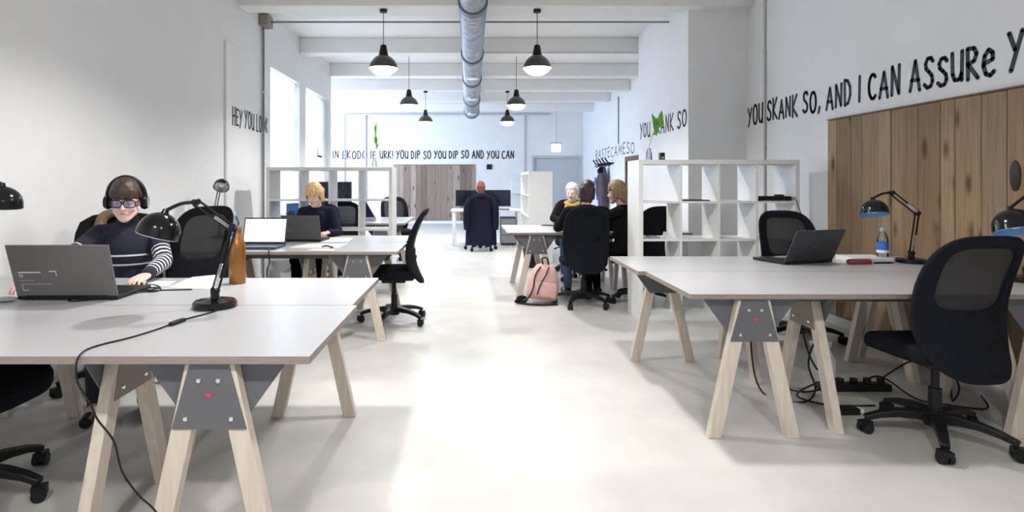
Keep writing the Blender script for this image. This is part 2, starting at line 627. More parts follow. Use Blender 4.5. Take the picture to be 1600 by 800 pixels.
# windows of the left bay, each with a white sheer blind
for n, (y0, y1) in enumerate(((7.95, 9.30), (9.66, 11.28)), 1):
    w = bpy.data.objects.new('window_%d' % n, None)
    C.objects.link(w)
    w.location = (XL - 0.15, (y0 + y1) / 2, 0.85)
    struct(w)
    fr = MB()
    x = XL - 0.2
    t = 0.06
    fr.box((x - 0.03, y0, 0.85), (x + 0.03, y0 + t, 2.91)).box((x - 0.03, y1 - t, 0.85), (x + 0.03, y1, 2.91))
    fr.box((x - 0.03, y0 + t, 0.85), (x + 0.03, y1 - t, 0.91)).box((x - 0.03, y0 + t, 2.85), (x + 0.03, y1 - t, 2.91))
    fr.box((x - 0.025, (y0 + y1) / 2 - 0.025, 0.91), (x + 0.025, (y0 + y1) / 2 + 0.025, 2.85))
    fr.box((x - 0.025, y0 + t, 2.2), (x + 0.025, y1 - t, 2.25))
    fr.build('window_frame', M['white'], w, world=True)
    MB().box((x - 0.004, y0 + t, 0.91), (x + 0.004, y1 - t, 2.85)).build('pane', M['pane'], w, world=True)
    MB().box((XL - 0.14, y0 + 0.002, 0.83), (XL + 0.06, y1 - 0.002, 0.87)).build('window_sill', M['white'], w, world=True)
    bl = MB()
    nn = 40
    a = [(XL - 0.07 + 0.008 * math.sin(k * 1.9) + 0.004 * math.sin(k * 0.7), y0 + 0.01 + (y1 - y0 - 0.02) * k / nn) for k in range(nn + 1)]
    bl.loft([[(q[0], q[1], z) for q in a] for z in (0.88, 1.6, 2.3, 2.9)], cap=False, closed=False)
    last_blind = bl.build('sheer_blind', M['sheer'], w, world=True, angle=80)

# door in the back wall
d1 = bpy.data.objects.new('door_1', None)
C.objects.link(d1)
d1.location = (2.74, YB, 0)
struct(d1)
MB().box((2.0, YB + 0.04, 0.01), (3.48, YB + 0.09, 2.12)).build('door_panel', M['door'], d1, world=True, bevel=0.004)
MB().box((1.95, YB - 0.03, 0), (2.02, YB + 0.12, 2.18)).box((3.46, YB - 0.03, 0), (3.53, YB + 0.12, 2.18)).box((2.02, YB - 0.03, 2.10), (3.46, YB + 0.12, 2.18)).build('door_frame', M['pipe'], d1, world=True)
MB().tube([(2.16, YB + 0.04, 1.02), (2.16, YB - 0.02, 1.02), (2.27, YB - 0.02, 1.02)], 0.01).build('door_handle', M['chrome'], d1, world=True)

# ------------------------------------------------------------------ hand painted lettering
def arc(cx, cy, rx, ry, a0, a1, n=10):
    return [(cx + rx * math.cos(R(a0 + (a1 - a0) * i / n)), cy + ry * math.sin(R(a0 + (a1 - a0) * i / n))) for i in range(n + 1)]


GL = {
    'A': (0.66, [[(0, 0), (0.36, 1), (0.64, -0.02)], [(0.1, 0.36), (0.58, 0.33)]]),
    'B': (0.52, [[(0, 0), (0.02, 1), (0.3, 0.98), (0.42, 0.78), (0.3, 0.56), (0.02, 0.5), (0.36, 0.46), (0.5, 0.24), (0.36, 0.03), (0, 0)]]),
    'C': (0.58, [arc(0.33, 0.5, 0.32, 0.5, 50, 310, 14)]),
    'D': (0.56, [[(0.02, 0), (0, 1), (0.28, 0.95), (0.5, 0.7), (0.52, 0.36), (0.32, 0.06), (0.02, 0)]]),
    'E': (0.46, [[(0.46, 0.98), (0.02, 1), (0, 0), (0.46, 0.02)], [(0.02, 0.52), (0.38, 0.52)]]),
    'F': (0.46, [[(0.48, 0.98), (0.02, 1), (0, 0)], [(0.02, 0.52), (0.38, 0.52)]]),
    'H': (0.56, [[(0.02, 1), (0, 0)], [(0.54, 1), (0.52, 0)], [(0.0, 0.5), (0.54, 0.54)]]),
    'I': (0.12, [[(0.08, 1), (0.04, 0)]]),
    'K': (0.56, [[(0.02, 1), (0, 0)], [(0.52, 1), (0.03, 0.42), (0.56, 0)]]),
    'L': (0.44, [[(0.02, 1), (0, 0.02), (0.44, 0)]]),
    'M': (0.72, [[(0, 0), (0.1, 1), (0.36, 0.3), (0.62, 1), (0.7, 0)]]),
    'N': (0.58, [[(0, 0), (0.04, 1), (0.52, 0.02), (0.56, 1)]]),
    'O': (0.64, [arc(0.32, 0.5, 0.32, 0.5, 80, 440, 20)]),
    'P': (0.5, [[(0.02, 0), (0.02, 1), (0.34, 0.97), (0.48, 0.76), (0.34, 0.54), (0.02, 0.48)]]),
    'R': (0.54, [[(0.02, 0), (0.0, 1), (0.34, 0.98), (0.48, 0.78), (0.34, 0.56), (0.02, 0.5), (0.54, 0)]]),
    'S': (0.56, [[(0.54, 0.86), (0.42, 0.98), (0.22, 0.98), (0.08, 0.82), (0.12, 0.64), (0.3, 0.52), (0.48, 0.38), (0.52, 0.2), (0.4, 0.03), (0.18, 0), (0, 0.12)]]),
    'T': (0.56, [[(0, 0.98), (0.56, 1)], [(0.29, 1), (0.27, 0)]]),
    'U': (0.56, [[(0.0, 1), (0.02, 0.24), (0.14, 0.04), (0.36, 0.03), (0.52, 0.22)], [(0.56, 1), (0.53, 0)]]),
    'X': (0.54, [[(0, 1), (0.54, 0)], [(0.52, 1), (0.02, 0)]]),
    'Y': (0.58, [[(0, 1), (0.27, 0.52)], [(0.6, 1), (0.08, -0.04)]]),
    'e': (0.5, [[(0.02, 0.42), (0.46, 0.52), (0.46, 0.74), (0.26, 0.86), (0.06, 0.68), (0.0, 0.36), (0.12, 0.08), (0.34, 0.0), (0.52, 0.12)]]),
    ',': (0.12, [[(0.12, 0.1), (0.0, -0.16)]]),
    '!': (0.12, [[(0.08, 1), (0.06, 0.3)], [(0.05, 0.05), (0.06, 0.0)]]),
    '/': (0.2, [[(0.2, 1), (0, 0)]]),
    ' ': (0.16, []),
}


def lettering(wall, label, text, origin, u, length, h, stroke, nrm):
    """strokes of paint along direction u on a wall, natural spacing stretched to the given length"""
    u, nrm, origin = Vector(u), Vector(nrm), Vector(origin)
    gap = 0.29
    adv = []
    x = 0.0
    for ch in text:
        w = GL[ch][0]
        adv.append(x)
        x += w + gap
    k = length / (x - gap)
    rnd = random.Random(len(text))
    m = MB()
    for ch, x0 in zip(text, adv):
        dz = rnd.uniform(-0.05, 0.05) * h
        s = rnd.uniform(0.93, 1.08)
        for line in GL[ch][1]:
            P = [origin + u * (x0 + p[0]) * k + Vector((0, 0, p[1] * h * s + dz)) for p in line]
            for p in P:
                ring = []
                for q in range(10):
                    t = 2 * PI * q / 10
                    ring.append(p + u * math.cos(t) * stroke / 2 + Vector((0, 0, math.sin(t) * stroke / 2)))
                m.prism(ring, nrm * 0.003)
            for a, b in zip(P, P[1:]):
                d = (b - a)
                if d.length < 1e-5:
                    continue
                s2 = d.normalized().cross(nrm) * stroke / 2
                m.prism([a + s2, b + s2, b - s2, a - s2], nrm * 0.003)
    o = m.build('painted_lettering', M['ink'], wall, world=True, smooth=False)
    o['label'] = label
    return o


lettering(wall_right, 'black hand painted sentence on the right wall', 'YOU SKANK SO, AND I CAN ASSURe Y', (XR, 6.96, 2.00), (0, -1, 0), 3.46, 0.21, 0.029, (-1, 0, 0))
lettering(pillar, 'black hand painted words on the pillar side', 'YOU SKANK SO', (2.64, 8.98, 2.00), (0, -1, 0), 1.92, 0.21, 0.027, (-1, 0, 0))
lettering(wall_rr, 'thin black hand painted letters above the coat rack', 'RASTECAMESO', (XRB, 16.6, 1.98), (0, -1, 0), 3.9, 0.24, 0.026, (-1, 0, 0))
lettering(wall_left, 'black hand painted words on the left wall by the dark pipe', 'HEY YOU LOOK', (XL, 6.69, 1.98), (0, 1, 0), 1.14, 0.2, 0.022, (1, 0, 0))
lettering(last_blind, 'single black letter on the window blind', 'L', (XL - 0.054, 10.60, 1.80), (0, 1, 0), 0.28, 0.13, 0.04, (1, 0, 0))
lettering(wall_back, 'first words of the black sentence on the back wall', 'IN EKODO IF', (-4.44, YB, 2.09), (1, 0, 0), 1.38, 0.24, 0.034, (0, -1, 0))
lettering(wall_back, 'long black hand painted sentence on the back wall', 'URK! YOU DIP SO YOU DIP SO AND YOU CAN', (-2.92, YB, 2.09), (1, 0, 0), 4.29, 0.24, 0.034, (0, -1, 0))


# ------------------------------------------------------------------ wall cladding of old boards
def board_panel(label, axis, a0, a1, fixed, z0, z1, widths, m, nrm, framed=None):
    root = thing('wood_panel', label, 'wood panel', ((a0 + a1) / 2, fixed, z0) if axis == 'x' else (fixed, (a0 + a1) / 2, z0), 0, None)
    rnd = random.Random(int(abs(a0) * 10))
    b = MB()
    a = a0
    i = 0
    while a < a1 - 0.01:
        w = min(widths[i % len(widths)] * rnd.uniform(0.85, 1.15), a1 - a)
        if a1 - (a + w) < 0.03:
            w = a1 - a
        d = rnd.uniform(0.022, 0.030) * nrm
        lo, hi = a + 0.003, a + w - 0.003
        zz = z1 - rnd.uniform(0, 0.006)
        f0, f1 = (fixed + d, fixed - 0.0085) if d < 0 else (fixed + 0.0085, fixed + d)
        if axis == 'x':
            b.box((lo, f0, z0), (hi, f1, zz))
        else:
            b.box((f0, lo, z0), (f1, hi, zz))
        a += w
        i += 1
    b.build('boards', m, root, world=True, smooth=False)
    k0, k1 = sorted((fixed, fixed + 0.008 * nrm))
    kb = MB()
    if axis == 'x':
        kb.box((a0 + 0.004, k0, z0), (a1 - 0.004, k1, z1 - 0.01))
    else:
        kb.box((k0, a0 + 0.004, z0), (k1, a1 - 0.004, z1 - 0.01))
    kb.build('backing_board', M['ink'], root, world=True)
    f0, f1 = sorted((fixed, fixed + 0.034 * nrm))
    t = MB()
    if axis == 'x':
        t.box((a0, f0, z1), (a1, f1, z1 + 0.012))
    else:
        t.box((f0, a0, z1), (f1, a1, z1 + 0.012))
    t.build('top_strip', M['walnut'], root, world=True)
    return root


board_panel('warm brown plank cladding covering the right wall behind the desks', 'y', 2.2, 5.37, XR, 0.09, 1.88, (0.17, 0.14, 0.16, 0.2, 0.13, 0.19), M['wood1'], -1)
board_panel('greyish weathered plank cladding on the far back wall', 'x', -2.5, 0.14, YB, 0.09, 1.88, (0.2, 0.16, 0.26, 0.18), M['wood2'], -1)
pr = thing('wood_panel', 'brown framed timber panel on the right wall beyond the pillar', 'wood panel', (XRB, 12.0, 0))
MB().box((XRB - 0.05, 10.6, 0), (XRB, 10.7, 1.9)).box((XRB - 0.05, 13.2, 0), (XRB, 13.3, 1.9)).box((XRB - 0.05, 10.7, 1.8), (XRB, 13.2, 1.9)).build('frame', M['walnut'], pr, world=True)
MB().box((XRB - 0.02, 10.7, 0), (XRB, 13.2, 1.8)).build('panel', M['edge'], pr, world=True)

# flat dark brown spot added on the right cladding at the frame edge
MB().sphere((XR - 0.035, 3.51, 1.345), 0.05, 3, (0.25, 0.7, 1.9)).build('dark_spot', M['hairdark'])
tag(bpy.data.objects['dark_spot'], 'dark brown spot on the planks at the right edge of the photo', 'wall hanging')

# ------------------------------------------------------------------ pipes, duct and fittings
def pipe(label, pts, r, m, clips=()):
    b = MB()
    b.tube(pts, r, 10)
    o = thing('pipe', label, 'pipe', Vector(pts[-1]))
    b.build('tube', m, o, world=True)
    for c, ax in clips:
        MB().cyl(Vector(c) - Vector(ax) * 0.012, Vector(c) + Vector(ax) * 0.012, r + 0.006).build('clip', M['pipe'], o, world=True)
    return o


pipe('slim grey vertical pipe on the right wall behind the bookcase', [(XR - 0.016, 6.54, ZC), (XR - 0.016, 6.54, 0.0)], 0.012, M['pipe'], (((XR - 0.016, 6.54, 2.78), (0, 0, 1)), ((XR - 0.016, 6.54, 1.7), (0, 0, 1))))
pipe('slim dark vertical pipe on the left wall beside the window bay', [(XL + 0.03, 7.6, 3.4), (XL + 0.03, 7.6, 0.0)], 0.016, M['darkpipe'], (((XL + 0.03, 7.6, 2.5), (0, 0, 1)),))
pipe('thin dark horizontal pipe under the first ceiling beam', [(XL + 0.01, 7.62, 3.43), (2.62, 7.62, 3.43)], 0.012, M['darkpipe'])
pipe('thin grey conduit across the ceiling right of the duct', [(0.1, 9.15, 3.37), (2.9, 9.15, 3.37)], 0.012, M['pipe'], (((1.4, 9.15, 3.37), (1, 0, 0)), ((2.3, 9.15, 3.37), (1, 0, 0))))
pipe('grey pipe along the top of the back wall', [(-4.05, YB - 0.05, 1.2), (-4.05, YB - 0.05, 3.5), (2.5, YB - 0.05, 3.5)], 0.03, M['pipe'])
pipe('slim dark vertical cable pipe high on the right rear wall', [(XRB - 0.02, 14.0, 3.4), (XRB - 0.02, 14.0, 2.25)], 0.014, M['darkpipe'])
pipe('slim grey vertical pipe on the back wall left of the door', [(1.72, YB - 0.03, 3.5), (1.72, YB - 0.03, 0.0)], 0.02, M['pipe'])
o = MB().box((XL, 6.46, 0.09), (XL + 0.03, 6.60, 2.9)).build('wall_trunking', M['white'], bevel=0.004)
tag(o, 'white vertical cable trunking strip on the left wall', 'cable trunking')
o = MB().box((XL, 7.5, 3.36), (XL + 0.12, 7.72, 3.5)).build('junction_box', M['edge'], bevel=0.01)
tag(o, 'small brown junction box high in the left corner by the beam', 'junction box')
pipe('grey vertical pipe on the back wall left of the weathered planks', [(-3.38, YB - 0.04, 3.5), (-3.38, YB - 0.04, 0.0)], 0.03, M['pipe'])

duct = thing('ventilation_duct', 'round galvanised ventilation duct running along the ceiling centre', 'duct', (0.02, 11, 3.2))
segs = [(4.2, 6.05, 0.135), (6.05, 8.5, 0.147), (8.5, 10.55, 0.156), (10.55, 13.2, 0.172), (13.2, 15.6, 0.19)]
zb = CAMZ + 1.76
for y0, y1, r in segs:
    s = MB()
    n = int((y1 - y0) / 0.12)
    prof = []
    for k in range(n + 1):
        yy = (y1 - y0) * k / n
        prof += [(r, yy), (r + 0.004, yy + 0.01), (r, yy + 0.02)] if k < n else [(r, yy)]
    mt = Matrix.Translation((0.02, y0, zb + r)) @ Matrix.Rotation(R(-90), 4, 'X')
    s.lathe(prof, 28, mt)
    if y1 > 15:
        s.lathe([(0.001, 2.39), (r, 2.4)], 28, mt)
    s.build('duct_section', M['galv'], duct, world=True, angle=25)
    MB().cyl((0.02, y1 - 0.09, zb + r), (0.02, y1 + 0.05, zb + r), r + 0.022, seg=28).build('duct_band', M['band'], duct, world=True)
    MB().cyl((0.02, y1, zb + r), (0.02, y1, ZC), 0.006, seg=6).build('hanger_rod', M['band'], duct, world=True)
for yy, r in ((9.6, 0.156), (12.0, 0.172), (14.6, 0.19)):
    MB().cyl((0.02, yy, zb + 0.03), (0.02, yy, zb - 0.03), 0.09, 0.11, seg=20).build('air_outlet', M['white'], duct, world=True)

es = thing('exit_light', 'white lit box sign hanging above the grey door', 'sign', (2.62, YB - 0.6, 2.3))
YE = YB - 0.6
MB().box((2.50, YE - 0.04, 2.27), (2.79, YE + 0.04, 2.52)).build('sign_box', M['exit'], es, world=True, bevel=0.01)
MB().box((2.48, YE - 0.05, 2.52), (2.81, YE + 0.05, 2.55)).build('sign_cap', M['grey'], es, world=True)
MB().cyl((2.645, YE, 2.55), (2.645, YE, ZC), 0.012, seg=8).build('hanging_rod', M['pipe'], es, world=True)
o = MB().box((0.50, YB - 0.03, 1.74), (0.67, YB, 1.90)).box((0.515, YB - 0.034, 1.755), (0.655, YB - 0.03, 1.885)).build('wall_switch_box', M['black'], bevel=0.004)
tag(o, 'small dark square box on the back wall right of the planks', 'switch box')

# coat rack with a jacket, far right wall
cr = thing('coat_rack', 'black row of coat hooks on the far right wall', 'coat rack', (XRB, 15.3, 1.75))
MB().box((XRB - 0.02, 14.5, 1.78), (XRB, 16.2, 1.82)).build('rail', M['black'], cr, world=True)
for k in range(5):
    y = 14.65 + k * 0.35
    MB().tube([(XRB - 0.02, y, 1.8), (XRB - 0.12, y, 1.82), (XRB - 0.2, y, 1.94)], 0.02, 8).tube([(XRB - 0.03, y, 1.8), (XRB - 0.09, y, 1.74), (XRB - 0.15, y, 1.78)], 0.018, 8).build('hook', M['black'], cr, world=True)


def ring_at(cx, cy, z, rx, ry, n=28, fold=0.0, ph=0.0, k=5):
    out = []
    for i in range(n):
        t = 2 * PI * i / n
        f = 1 + fold * math.sin(k * t + ph)
        out.append((cx + rx * f * math.cos(t), cy + ry * f * math.sin(t), z))
    return out


jk = thing('jacket', 'mauve grey jacket hanging from the coat hooks', 'jacket', (3.42, 15.15, 0.65))
b = MB()
b.loft([ring_at(3.46, 15.15, 0.62, 0.10, 0.25, fold=0.10, ph=0.2), ring_at(3.46, 15.15, 0.9, 0.10, 0.24, fold=0.09, ph=0.4), ring_at(3.46, 15.13, 1.2, 0.10, 0.21, fold=0.08, ph=0.8),
        ring_at(3.46, 15.1, 1.45, 0.10, 0.2, fold=0.06, ph=1.1), ring_at(3.46, 15.07, 1.62, 0.08, 0.14, fold=0.05), ring_at(3.45, 15.04, 1.73, 0.05, 0.06)])
b.build('body', M['greycoat'], jk, world=True, angle=70)
for dy in (-0.22, 0.24):
    MB().tube([(3.44, 15.12 + dy * 0.5, 1.58), (3.40, 15.14 + dy, 1.35), (3.40, 15.14 + dy * 1.12, 1.05), (3.41, 15.14 + dy * 1.1, 0.85)], [0.06, 0.065, 0.06, 0.052], 12, 4).build('sleeve', M['greycoat'], jk, world=True)
MB().loft([ring_at(3.40, 15.06, 1.56, 0.09, 0.13), ring_at(3.39, 15.05, 1.64, 0.09, 0.11), ring_at(3.41, 15.04, 1.72, 0.05, 0.06)]).build('hood', M['blackcloth'], jk, world=True)
o = MB().loft([ring_at(3.52, 16.3, 1.24, 0.06, 0.07), ring_at(3.52, 16.3, 1.36, 0.065, 0.075)]).tube([(3.52, 16.24, 1.35), (3.52, 16.27, 1.47)], 0.012).tube([(3.52, 16.35, 1.35), (3.52, 16.38, 1.45)], 0.012).build('wall_pouch', M['boxblue'])
tag(o, 'small blue pouch on the far right wall left of the jacket', 'pouch')


# ------------------------------------------------------------------ trestle desks
def leg_prism(axis, ct, cf, w, other, t, z1=0.706):
    """a slanting leg cut level at floor and top; axis is the direction it leans along"""
    pts = [(ct - w / 2, z1), (ct + w / 2, z1), (cf + w / 2, 0.0), (cf - w / 2, 0.0)]
    m = MB()
    if axis == 'x':
        m.prism([(a, other, z) for a, z in pts], (0, t, 0))
    else:
        m.prism([(other, a, z) for a, z in pts], (t, 0, 0))
    return m


def a_frame(root, axis, c, other, out, spread=0.2, emblem=True, heart=True):
    """two splayed birch legs held by a steel gusset; out = +1/-1 side that the plates face on the other axis"""
    t = 0.045
    o0 = other - t / 2
    for s in (-1, 1):
        leg_prism(axis, c + s * 0.047, c + s * spread, 0.068, o0, t).build('leg', M['birch'], root, world=True, bevel=0.003)
    P = (lambda a, o, z: (a, o, z)) if axis == 'x' else (lambda a, o, z: (o, a, z))
    inner = other - out * (t / 2 + 0.0005)
    D = (lambda v: (0, v, 0)) if axis == 'x' else (lambda v: (v, 0, 0))
    MB().prism([P(c - 0.25, inner, 0.714), P(c + 0.25, inner, 0.714), P(c + 0.095, inner, 0.50), P(c - 0.095, inner, 0.50)], D(-out * 0.006)).build('gusset_plate', M['steel'], root, world=True)
    outer = other + out * (t / 2 + 0.0005)
    pl = MB().prism([P(c - 0.062, outer, 0.714), P(c + 0.062, outer, 0.714), P(c + 0.122, outer, 0.495), P(c - 0.122, outer, 0.495)], D(out * 0.005)).build('front_plate', M['steel'] if emblem else M['edge'], root, world=True)
    fo = other + out * (t / 2 + 0.0055)
    for a, z in ((-0.032, 0.655), (0.032, 0.655), (-0.075, 0.53), (0.075, 0.53)):
        b = MB().cyl(P(c + a, fo, z), P(c + a, fo + out * 0.006, z), 0.0085, 0.007, seg=12).build('bolt', M['bolt'], pl, world=True)
    if emblem and heart:
        hh = [P(c + 0.0095 * math.sin(q) ** 3, fo, 0.607 + 0.0006 * (13 * math.cos(q) - 5 * math.cos(2 * q) - 2 * math.cos(3 * q) - math.cos(4 * q))) for q in [2 * PI * k / 24 for k in range(24)]]
        MB().prism(hh, D(out * 0.002)).build('heart_emblem', M['red'], pl, world=True)


def desk(label, x0, x1, y0, y1, edge_side, ends, group=None):
    """edge_side -1: the frontal A frames stand under the y0 edge, +1: under the y1 edge; ends = (end x, inward sign, offset of the side frame or None)"""
    root = thing('trestle_desk', label, 'desk', ((x0 + x1) / 2, (y0 + y1) / 2, 0), 0, group)
    t = MB()
    t.box((x0, y0, 0.715), (x1, y1, 0.74))
    for f in t.bm.faces:
        f.normal_update()
        f.material_index = 0 if f.normal.z > 0.5 else 1
    t.build('tabletop', [M['top'], M['edge']], root, world=True, smooth=False)
    ye = y0 + 0.05 if edge_side < 0 else y1 - 0.185
    for xe, s, off in ends:
        a_frame(root, 'x', xe + s * 0.335, ye, edge_side, heart=y0 < 4)
        if off is not None:
            a_frame(root, 'y', (y0 + y1) / 2, xe + s * off, -s, 0.27, emblem=False)
    xa, xb = min(e[0] + e[1] * 0.62 for e in ends), max(e[0] + e[1] * 0.62 for e in ends)
    if xb - xa < 0.3:
        xa, xb = x0 + 0.3, x1 - 0.62
    ym = (y0 + y1) / 2
    MB().box((xa, ym - 0.14, 0.655), (xb, ym - 0.115, 0.7145)).build('rail', M['steel'], root, world=True)
    return root


# front left block, two desks back to back
desk('grey topped trestle desk nearest the camera on the left, lamp cord over its edge', -2.18, -0.522, 1.86, 2.637, -1, [(-0.522, -1, 0.82), (-2.18, 1, None)])
desk('grey topped trestle desk at which the striped jumper person sits', -2.74, -0.545, 2.643, 3.40, 1, [(-0.54, -1, 0.82), (-2.74, 1, None)])
# front right block
desk('grey topped trestle desk nearest the camera on the right with a mesh chair before it', 1.105, 3.31, 2.90, 3.647, -1, [(1.105, 1, 0.80), (3.31, -1, 0.42)])
desk('grey topped trestle desk on the right against which the white bookcase stands', 1.06, 3.31, 3.653, 4.40, 1, [(1.06, 1, 0.80), (3.31, -1, 0.42)])
# middle left block
desk('grey topped trestle desk in the middle left holding the open lit laptop', -2.74, -0.60, 4.70, 5.427, -1, [(-0.60, -1, 0.82), (-2.74, 1, None)])
desk('grey topped trestle desk in front of the blond person', -2.74, -0.62, 5.433, 6.15, 1, [(-0.62, -1, 0.82), (-2.74, 1, None)])
# block behind the left bookcase
desk('trestle desk seen through the left bookcase with its end poking out', -2.70, -0.92, 8.0, 8.747, -1, [(-0.92, -1, 0.9)])
desk('trestle desk second behind the left bookcase beside the far monitor', -2.70, -0.93, 8.753, 9.5, 1, [(-0.93, -1, 0.9)])
# middle right block around which three people sit
desk('trestle desk in the middle right above the pink backpack', 0.41, 2.5, 6.50, 7.097, -1, [(0.41, 1, 1.35)])
desk('trestle desk on the far side of the three seated people', 0.40, 2.5, 7.103, 7.70, 1, [(0.40, 1, 1.35)])

# white desk of the person far back
wd = thing('white_desk', 'plain white desk with monitors far back in the room', 'desk', (0.35, 12.3, 0))
MB().box((-0.42, 11.9, 0.71), (1.05, 12.7, 0.74)).build('tabletop', M['white'], wd, world=True, bevel=0.004)
for x, y in ((-0.36, 11.96), (0.99, 11.96), (-0.36, 12.64), (0.99, 12.64)):
    MB().box((x - 0.03, y - 0.03, 0), (x + 0.03, y + 0.03, 0.71)).build('leg', M['white'], wd, world=True)
o = thing('drawer_unit', 'low black drawer unit under the far white desk', 'drawer unit', (0.78, 12.3, 0))
MB().box((0.62, 12.0, 0.03), (0.94, 12.5, 0.58)).build('carcass', M['black'], o, world=True, bevel=0.004)
for k in range(3):
    dr = MB().box((0.63, 11.985, 0.05 + k * 0.175), (0.93, 12.0, 0.21 + k * 0.175)).build('drawer', M['grey'], o, world=True)
for x, y in ((0.66, 12.05), (0.9, 12.05), (0.66, 12.45), (0.9, 12.45)):
    MB().cyl((x, y, 0), (x, y, 0.03), 0.02, seg=10).build('foot', M['black'], o, world=True)
o = MB().loft([ring_at(0.93, 8.9, 0, 0.10, 0.10), ring_at(0.93, 8.9, 0.3, 0.135, 0.135)]).build('waste_bin', M['black'])
tag(o, 'small black waste bin on the floor behind the middle right desk', 'bin')


# ------------------------------------------------------------------ office chair
BACK_Y = [(0.36, -0.275), (0.42, -0.245), (0.5, -0.205), (0.6, -0.182), (0.7, -0.182), (0.8, -0.205), (0.9, -0.243), (1.0, -0.287), (1.08, -0.322)]


def back_pt(x, z, off=0.0):
    y = lerp_table(BACK_Y, z) + 0.055 * (x / 0.24) ** 2
    return (x, y + off, z)


def make_chair(label, solid=False):
    root = thing('office_chair', label, 'office chair')
    # seat cushion
    b = MB()
    rings = []
    for z, s, dz in ((0.425, 0.90, 0), (0.432, 0.97, 0), (0.455, 1.0, 0), (0.485, 1.0, 0), (0.503, 0.965, 0), (0.511, 0.90, 0), (0.512, 0.6, -0.006), (0.512, 0.25, -0.01)):
        r = []
        for x, y in superellipse(0, 0.03, 0.245 * s, 0.235 * s, 40, 3.6):
            fall = -0.03 * max(0, (y - 0.12) / 0.14) ** 2
            r.append((x, y, z + fall + dz))
        rings.append(r)
    b.loft(rings)
    b.build('seat', M['fabric'], root, angle=60)
    # back: solid rim and lower pad, woven window
    N = 64
    outer = []
    for x, z in superellipse(0, 0.715, 0.243, 0.345, N, 3.6):
        k = 1 - 0.12 * max(0, (0.6 - z) / 0.24)
        outer.append((x * k, z))
    inner = superellipse(0, 0.845, 0.172, 0.155, N, 4.2)
    b = MB()
    for off, flip in ((0.0, False), (-0.03, True)):
        pass
    L = []
    steps = [0, 0.06, 0.25, 0.5, 0.75, 0.94, 1.0]
    for st in steps:
        e = 0.006 if st in (0, 1.0) else 0.0
        row_f, row_b = [], []
        for (xi, zi), (xo, zo) in zip(inner, outer):
            x, z = xi + (xo - xi) * st, zi + (zo - zi) * st
            row_f.append(back_pt(x, z, 0.012 - e))
            row_b.append(back_pt(x, z, -0.018 + e))
        L.append((row_f, row_b))
    seq = [l[0] for l in L] + [l[1] for l in reversed(L)]
    V = [[b.bm.verts.new(p) for p in r] for r in seq]
    for i in range(len(V)):
        a, c = V[i], V[(i + 1) % len(V)]
        for k in range(N):
            b.face([a[k], a[(k + 1) % N], c[(k + 1) % N], c[k]])
    fr = b.build('backrest', M['fabric'], root, angle=50)
    b = MB()
    rr = []
    for st in (1.02, 0.8, 0.55, 0.3, 0.05):
        rr.append([back_pt(x * st, 0.845 + (z - 0.845) * st, -0.003) for x, z in inner])
    b.loft(rr)
    b.build('mesh_panel', M['fabric'] if solid else M['mesh'], root, angle=80)
    # bracket, mechanism, lever, column, star base, casters
    MB().sweep([(0, -0.02, 0.40), (0, -0.17, 0.40), (0, -0.205, 0.43), (0, -0.195, 0.52)], [0.09, 0.085, 0.075, 0.065], [0.03, 0.026, 0.024, 0.02], up=(0, 0.5, 0.86)).build('back_bracket', M['black'], root, bevel=0.004)
    MB().box((-0.09, -0.11, 0.375), (0.09, 0.11, 0.425)).build('mechanism', M['black'], root, bevel=0.01)
    MB().tube([(0.08, 0.02, 0.395), (0.2, 0.03, 0.385), (0.26, 0.03, 0.365)], [0.008, 0.008, 0.014], 8).build('lever', M['black'], root)
    MB().cyl((0, 0, 0.08), (0, 0, 0.26), 0.031, 0.029).cyl((0, 0, 0.26), (0, 0, 0.375), 0.019).build('gas_column', M['black'], root)
    b = MB()
    b.cyl((0, 0, 0.07), (0, 0, 0.145), 0.05, 0.043)
    for k in range(5):
        t = 2 * PI * k / 5 + PI / 10
        c, s = math.cos(t), math.sin(t)
        b.sweep([(c * q, s * q, z) for q, z in ((0.02, 0.112), (0.09, 0.122), (0.17, 0.118), (0.25, 0.102), (0.315, 0.078))], [0.06, 0.056, 0.05, 0.044, 0.038], [0.05, 0.044, 0.036, 0.03, 0.026])
    b.build('star_base', M['black'], root, bevel=0.005)
    for k in range(5):
        t = 2 * PI * k / 5 + PI / 10
        c, s = math.cos(t), math.sin(t)
        cx, cy = c * 0.30, s * 0.30
        ax = Vector((-math.sin(t + 0.5), math.cos(t + 0.5), 0))
        m = MB()
        p = Vector((cx + 0.012 * c, cy + 0.012 * s, 0.028))
        m.cyl(p - ax * 0.027, p - ax * 0.006, 0.028, seg=18).cyl(p + ax * 0.006, p + ax * 0.027, 0.028, seg=18)
        m.cyl(p - ax * 0.008, p + ax * 0.008, 0.018, seg=10)
        m.cyl((cx, cy, 0.03), (cx, cy, 0.082), 0.012, seg=10)
        m.box((-0.028, -0.022, 0.04), (0.028, 0.022, 0.062), Matrix.Translation((p.x, p.y, 0)) @ Matrix.Rotation(t + 0.5, 4, 'Z'))
        m.build('caster', M['black'], root)
    return root


chair0 = make_chair('black mesh back office chair at the front right desk, closest to the camera')
chair0.location = (2.36, 2.93, 0)
chair0.rotation_euler.z = R(4)


def place_chair(x, y, deg, label, group=None):
    c = copy_tree(chair0)
    c.location = (x, y, 0)
    c.rotation_euler.z = R(deg)
    c['label'] = label
    if group:
        c['group'] = group
    return c


